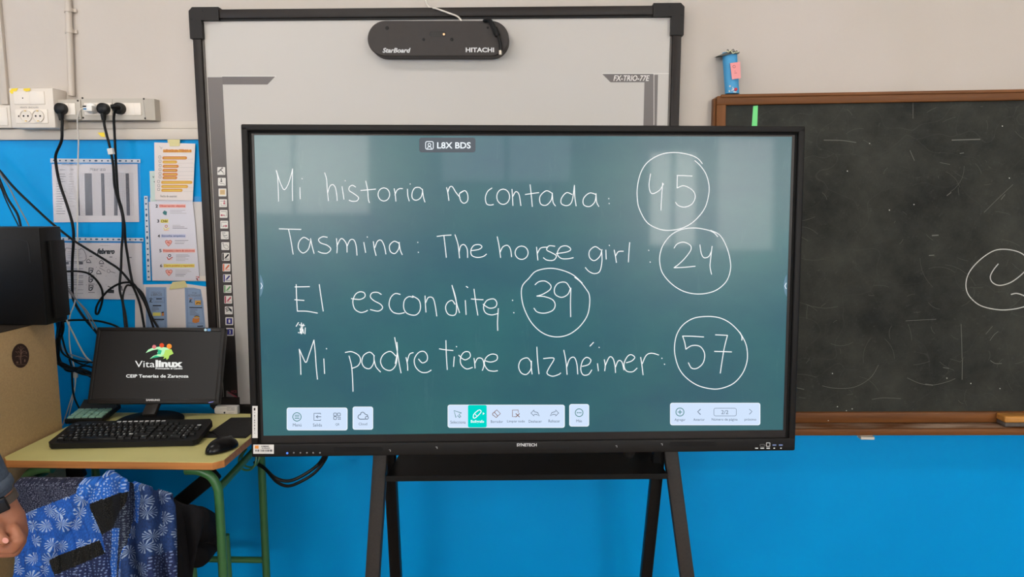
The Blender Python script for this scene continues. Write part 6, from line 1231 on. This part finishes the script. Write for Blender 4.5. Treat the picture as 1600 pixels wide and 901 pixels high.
# quilting seams
# black coat hanging at the right of the chair
CL = [(330, 1150), (360, 1160), (450, 1170), (1150, 1150)]; CRr = [(300, 1200), (345, 1300), (430, 1424), (505, 1408), (600, 1395), (720, 1378), (800, 1362), (900, 1350), (1150, 1335)]
NU2, NV2 = 26, 44; vs = []; uvs = []; fs = []; mi = []
for j in range(NV2 + 1):
    for i in range(NU2 + 1):
        u_ = i / NU2; yt = 325 + 105 * max(0, u_ - .1) / .9; y = yt + (1150 - yt) * j / NV2; x0 = interp(CL, y); x1 = interp(CRr, y); x = x0 + (x1 - x0) * u_
        d = 1.745 + .012 * math.sin((x - .1 * y) / 24.0) * min(1, j / 8) + .03 * u_ * u_
        vs.append(onY(*k8(x, y), d)); uvs.append((x / 1000, y / 1000))
for j in range(NV2):
    for i in range(NU2): a = j * (NU2 + 1) + i; fs.append((a, a + NU2 + 1, a + NU2 + 2, a + 1)); mi.append(0)
tag(cloth_obj('coat', vs, fs, mi, uvs, [mat('black_coat_cloth', (20, 19, 22), .9, bump=.2, bscale=300)], onY(290, 790, 1.75), .008), 'black coat hanging beside the blue quilted jacket', 'coat')
ct = bpy.data.objects['coat']; ROOTM['coat'] = Matrix.Translation(onY(290, 790, 1.75))
mb = MB(); Psl = [onY(*k8(1375, 480), 1.82), onY(*k8(1435, 545), 1.93), onY(*k8(1445, 620), 1.95), onY(*k8(1410, 700), 1.93), onY(*k8(1380, 770), 1.88)]
mb.tube(spline(Psl, 5), [.03 + .018 * math.sin(math.pi * k / 20) for k in range(21)], 0, 16); mb.build('sleeve', MATS['black_coat_cloth'], ct, smooth=3)
# black folding frame under the desk
ff = thing('folded_frame', 'black crossed bars standing under the desk against the wall', 'frame', (-1.15, 2.14, 0))
BARM = mat('black_bar', (17, 16, 16), .5)
a = onY(339, 737, 2.10); b = onY(262, 800, 2.10); d = (b - a) / (a.z - b.z); e_ = a + d * (a.z - .012)
if e_.x < -1.75: e_ = a + (e_ - a) * ((-1.75 - a.x) / (e_.x - a.x)); 
mb = MB(); mb.bar(a, e_, .047, .022, 0, .008, side=(0.6, 0, .8)); mb.build('bar', BARM, ff)
a2_ = onY(132, 733, 2.135); b2_ = onY(48, 758, 2.135); mb = MB(); mb.bar(a2_, b2_, .045, .022, 0, .008, side=(.3, 0, .9)); mb.build('bar', BARM, ff)
MB().tube([onY(44, 752, 2.12), onY(92, 728, 2.12)], .004, 0, 8).build('thin_rod', mat('dull_steel_rod', (130, 126, 120), .4, .6), ff)
MB().bar((a2_ + b2_) / 2 + Vector((0, .012, .0)), Vector(((a2_.x + b2_.x) / 2, 2.147, .0)), .03, .02, 0, .004).build('post', BARM, ff); MB().bar(a + Vector((-.02, .035, -.02)), Vector((a.x - .02, 2.135, .0)), .0001 + .02, .02, 0, .004).build('post', BARM, ff) if False else None

# ------------------------------------------------------------------ person standing at the left edge (arm and hand in view)
pr_ = thing('person', 'person in denim jacket and dark trousers with a watch, hand in view at left', 'person', (-1.5, 1.2, 0))
SKIN = mat('warm_brown_skin', (172, 112, 84), .5, vary=.06, scale=40, bump=.12, bscale=240); SKIN.node_tree.nodes['Principled BSDF'].inputs['Subsurface Weight'].default_value = .06
DEN = mat('washed_denim', (74, 84, 98), .85, vary=.22, scale=120, bump=.25, bscale=400); TRO = mat('dark_trousers', (30, 30, 36), .85, bump=.15, bscale=300); HAIRM = mat('dark_brown_hair', (38, 28, 24), .6, vary=.3, scale=90)
def capsule_obj(name, chains, m, parent, vox):
    """one continuous surface: tapered limbs and round joints fused by a voxel remesh and smoothed"""
    mb = MB()
    for ch in chains:
        for p, r in ch:
            bm = bmesh.new(); bmesh.ops.create_icosphere(bm, subdivisions=3, radius=r); bmesh.ops.translate(bm, vec=Vector(p), verts=bm.verts); mb.bm(bm)
        for (p, r), (q_, s_) in zip(ch, ch[1:]):
            mb.tube([Vector(p), Vector(q_)], [r, s_], 0, 20)
    me = bpy.data.meshes.new(name); M = ROOTM[parent.name]; Mi = M.inverted(); me.from_pydata([Mi @ v for v in mb.v], [], mb.f)
    o = bpy.data.objects.new(name, me); COL.objects.link(o)
    rm = o.modifiers.new('remesh', 'REMESH'); rm.mode = 'VOXEL'; rm.voxel_size = vox
    sm_ = o.modifiers.new('smooth', 'SMOOTH'); sm_.factor = .5; sm_.iterations = 8
    dg = bpy.context.evaluated_depsgraph_get(); nm = bpy.data.meshes.new_from_object(o.evaluated_get(dg)); bpy.data.objects.remove(o); bpy.data.meshes.remove(me)
    nm.name = name; nm.materials.clear(); nm.materials.append(m); nm.polygons.foreach_set('use_smooth', [True] * len(nm.polygons)); nm.polygons.foreach_set('material_index', [0] * len(nm.polygons))
    o = bpy.data.objects.new(name, nm); COL.objects.link(o); o.parent = parent; ROOTM[o.name] = M; return o
def skin_obj(name, chains, m, parent, sub=2, vox=None):
    """chains: lists of (point, radius); one continuous skinned surface per list, shared start points are welded"""
    if vox: return capsule_obj(name, chains, m, parent, vox)
    me = bpy.data.meshes.new(name); vs = []; es = []; rs = []; key = {}
    roots = []
    for ch in chains:
        prev = None
        for p, r in ch:
            k = tuple(round(c, 4) for c in p)
            if k not in key: key[k] = len(vs); vs.append(Vector(p)); rs.append(r)
            if prev is not None: es.append((prev, key[k]))
            prev = key[k]
    par = list(range(len(vs)))
    def find(i):
        while par[i] != i: i = par[i]
        return i
    for a, b in es: par[find(a)] = find(b)
    M = ROOTM[parent.name]; Mi = M.inverted(); me.from_pydata([Mi @ v for v in vs], es, [])
    o = bpy.data.objects.new(name, me); COL.objects.link(o)
    sk = o.modifiers.new('skin', 'SKIN'); sk.use_smooth_shade = True
    seen = set()
    for i, dta in enumerate(me.skin_vertices[0].data):
        dta.radius = (rs[i], rs[i]) if not isinstance(rs[i], tuple) else rs[i]; f_ = find(i); dta.use_root = f_ not in seen; seen.add(f_)
    s_ = o.modifiers.new('sub', 'SUBSURF'); s_.levels = sub; s_.render_levels = sub
    if vox:
        rm = o.modifiers.new('remesh', 'REMESH'); rm.mode = 'VOXEL'; rm.voxel_size = vox; rm.use_smooth_shade = True; sm_ = o.modifiers.new('smooth', 'SMOOTH'); sm_.factor = .5; sm_.iterations = 3
    dg = bpy.context.evaluated_depsgraph_get(); ev = o.evaluated_get(dg); nm = bpy.data.meshes.new_from_object(ev); bpy.data.objects.remove(o); bpy.data.meshes.remove(me)
    nm.name = name; nm.materials.clear(); nm.materials.append(m); nm.polygons.foreach_set('use_smooth', [True] * len(nm.polygons)); nm.polygons.foreach_set('material_index', [0] * len(nm.polygons))
    o = bpy.data.objects.new(name, nm); COL.objects.link(o); o.parent = parent; ROOTM[o.name] = M; return o
YH = 1.35
H = lambda px, py, dy=0.0: onY(px, py, YH + dy)
wrist = H(5, 792); fore = H(-46, 700, -.03); elbow = Vector((-1.245, 1.20, 1.07)); shR = Vector((-1.37, 1.13, 1.40))
neck = Vector((-1.56, 1.13, 1.48)); chest = Vector((-1.56, 1.12, 1.30)); belly = Vector((-1.56, 1.12, 1.10)); pel = Vector((-1.56, 1.12, .93)); head = Vector((-1.56, 1.16, 1.62)); shL = Vector((-1.75, 1.13, 1.40))
palm = H(11, 812, .0); palm2 = H(14, 834, 0)
chains = [[(pel, .13), (belly, .125), (chest, .14), (neck, .055), (head - Vector((0, .0, .04)), .07), (head + Vector((0, .01, .03)), .085), (head + Vector((0, -.005, .085)), .06)],
 [(chest, .14), (shR, .06), (elbow, .043), (fore, .034), (wrist, .027), (palm, .033), (palm2, .034)], [(chest, .14), (shL, .06), ((-1.86, 1.12, 1.10), .043), ((-1.84, 1.20, .90), .030), ((-1.82, 1.24, .80), .034), ((-1.81, 1.25, .72), .02)]]
for sx in (-.09, .09): chains.append([(pel, .13), ((-1.56 + sx, 1.12, .84), .085), ((-1.56 + sx * 1.1, 1.13, .48), .055), ((-1.56 + sx * 1.1, 1.10, .12), .038), ((-1.56 + sx * 1.1, 1.12, .05), .036), ((-1.56 + sx * 1.15, 1.24, .035), .030)])
# fingers curl towards the body (left), thumb closes over them at the front
fing = [(-.036, .0098, .92), (-.012, .0102, 1.04), (.012, .0104, 1.08), (.036, .0100, 1.0)]
for dy, r, L in fing:
    k0 = H(22, 828, dy * .7); k1_ = H(31, 845, dy); k2_ = H(23, 861, dy * .95); k3_ = H(2, 864, dy * .9); k4_ = H(-4, 852, dy * .85)
    if dy < -.03: k1_ = H(29, 843, dy); k2_ = H(20, 857, dy); k3_ = H(1, 858, dy * .95); k4_ = H(-3, 848, dy * .9)
    chains.append([(k0, .012), (k1_, r * 1.25), (k2_, r * 1.12), (k3_, r * .95), (k4_, r * .8)])
chains.append([(H(2, 812, -.015), .015), (H(-6, 826, -.042), .0135), (H(-2, 838, -.054), .0115), (H(7, 844, -.057), .0094)])
body = skin_obj('body', chains, SKIN, pr_, 2, .0034)
# nails
mb = MB()
for (p, n_) in ((H(8.6, 844, -.070), Vector((.35, -.9, .25))),):
    z = n_.normalized(); x = z.orthogonal().normalized(); y = z.cross(x); mb.add([p + (x * math.cos(t) * .0048 + y * math.sin(t) * .0062) + z * .0006 for t in [6.283 * k / 14 for k in range(14)]], [tuple(range(14))])
mb.build('fingernail', mat('pink_nail', (214, 146, 130), .35), pr_, smooth=0)
dv = (wrist - fore).normalized()
skin_obj('jacket', [[(pel + Vector((0, 0, .02)), .15), (belly, .145), (chest, .16), (neck - Vector((0, 0, .04)), .075)], [(chest, .16), (shR, .078), (elbow, .060), (fore, .040), (fore.lerp(wrist, .58), .036), (fore.lerp(wrist, .68), .034)], [(chest, .16), (shL, .078), ((-1.86, 1.12, 1.10), .058), ((-1.84, 1.20, .90), .046), ((-1.835, 1.21, .87), .045)]], DEN, pr_, 2, .006)
mb = MB(); c0 = fore.lerp(wrist, .56); c1 = fore.lerp(wrist, .72); mb.tube([c0, c0.lerp(c1, .2), c0.lerp(c1, .85), c1], [.035, .0385, .038, .034], 0, 20); mb.build('jacket_cuff', DEN, pr_, smooth=1)
skin_obj('trousers', [[(pel + Vector((0, 0, .06)), .14), (pel - Vector((0, 0, .02)), .14)]] + [[(pel - Vector((0, 0, .02)), .14), ((-1.56 + sx, 1.12, .82), .10), ((-1.56 + sx * 1.1, 1.13, .48), .072), ((-1.56 + sx * 1.1, 1.10, .11), .058), ((-1.56 + sx * 1.1, 1.10, .09), .056)] for sx in (-.09, .09)], TRO, pr_, 2, .007)
for sx in (-.09, .09): skin_obj('shoe', [[((-1.56 + sx * 1.1, 1.09, .055), .05), ((-1.56 + sx * 1.12, 1.19, .045), .045), ((-1.56 + sx * 1.15, 1.27, .035), .034)]], mat('black_leather_shoe', (24, 22, 22), .4), pr_, 2)
capsule_obj('hair', [[(head + Vector((0, .028, .098)), .062), (head + Vector((0, -.015, .090)), .077), (head + Vector((0, -.038, .045)), .080), (head + Vector((0, -.045, .0)), .072), (head + Vector((0, -.042, -.05)), .055)], [(head + Vector((.05, .0, .06)), .048), (head + Vector((.06, -.02, .01)), .036)], [(head + Vector((-.05, .0, .06)), .048), (head + Vector((-.06, -.02, .01)), .036)]], HAIRM, pr_, .005)
mb = MB()
for s_ in (-1, 1):
    bm = bmesh.new(); bmesh.ops.create_uvsphere(bm, u_segments=12, v_segments=8, radius=.011); bmesh.ops.translate(bm, vec=head + Vector((s_ * .032, .083, .025)), verts=bm.verts); mb.bm(bm)
    mb.box(head + Vector((s_ * .032, .094, .025)), (.008, .004, .008), 1, .002)
mb.build('eyes', [mat('eye_white', (230, 226, 220), .3), mat('dark_iris', (40, 26, 20), .3)], pr_)
skin_obj('nose', [[(head + Vector((0, .085, .02)), .008), (head + Vector((0, .103, -.012)), .013)]], SKIN, pr_, 2); skin_obj('ear', [[(head + Vector((.086, -.005, .03)), .010), (head + Vector((.09, -.01, -.01)), .012), (head + Vector((.085, -.002, -.03)), .007)]], SKIN, pr_, 2); skin_obj('ear', [[(head + Vector((-.086, -.005, .03)), .010), (head + Vector((-.09, -.01, -.01)), .012), (head + Vector((-.085, -.002, -.03)), .007)]], SKIN, pr_, 2)
skin_obj('mouth', [[(head + Vector((-.022, .077, -.045)), .005), (head + Vector((0, .087, -.045)), .007), (head + Vector((.022, .077, -.045)), .005)]], mat('lip_tone', (150, 84, 76), .45), pr_, 2)
# wristwatch
wc = fore.lerp(wrist, .87); zax = dv; mb = MB()
rw_ = .0305; prof = [(rw_, -.009), (rw_ + .0022, -.008), (rw_ + .0022, .008), (rw_, .009)]; mb.lathe(prof, wc, zax, 0, 32)
ws = mb.build('watch_strap', mat('taupe_watch_strap', (92, 80, 70), .5), pr_)
nr = Vector((.55, -.8, .15)); nr = (nr - zax * nr.dot(zax)).normalized(); sdv = zax.cross(nr); R = Matrix((sdv, zax, nr)).transposed()
mb = MB(); mb.box(wc + nr * (rw_ + .004), (.030, .030, .010), 0, .003, R); mb.build('watch_case', mat('black_watch_case', (26, 25, 26), .25), ws)
mb = MB(); mb.box(wc + nr * (rw_ + .0092), (.024, .024, .001), 0, .0003, R); mb.build('watch_glass', mat('dark_watch_glass', (40, 40, 44), .08), ws)
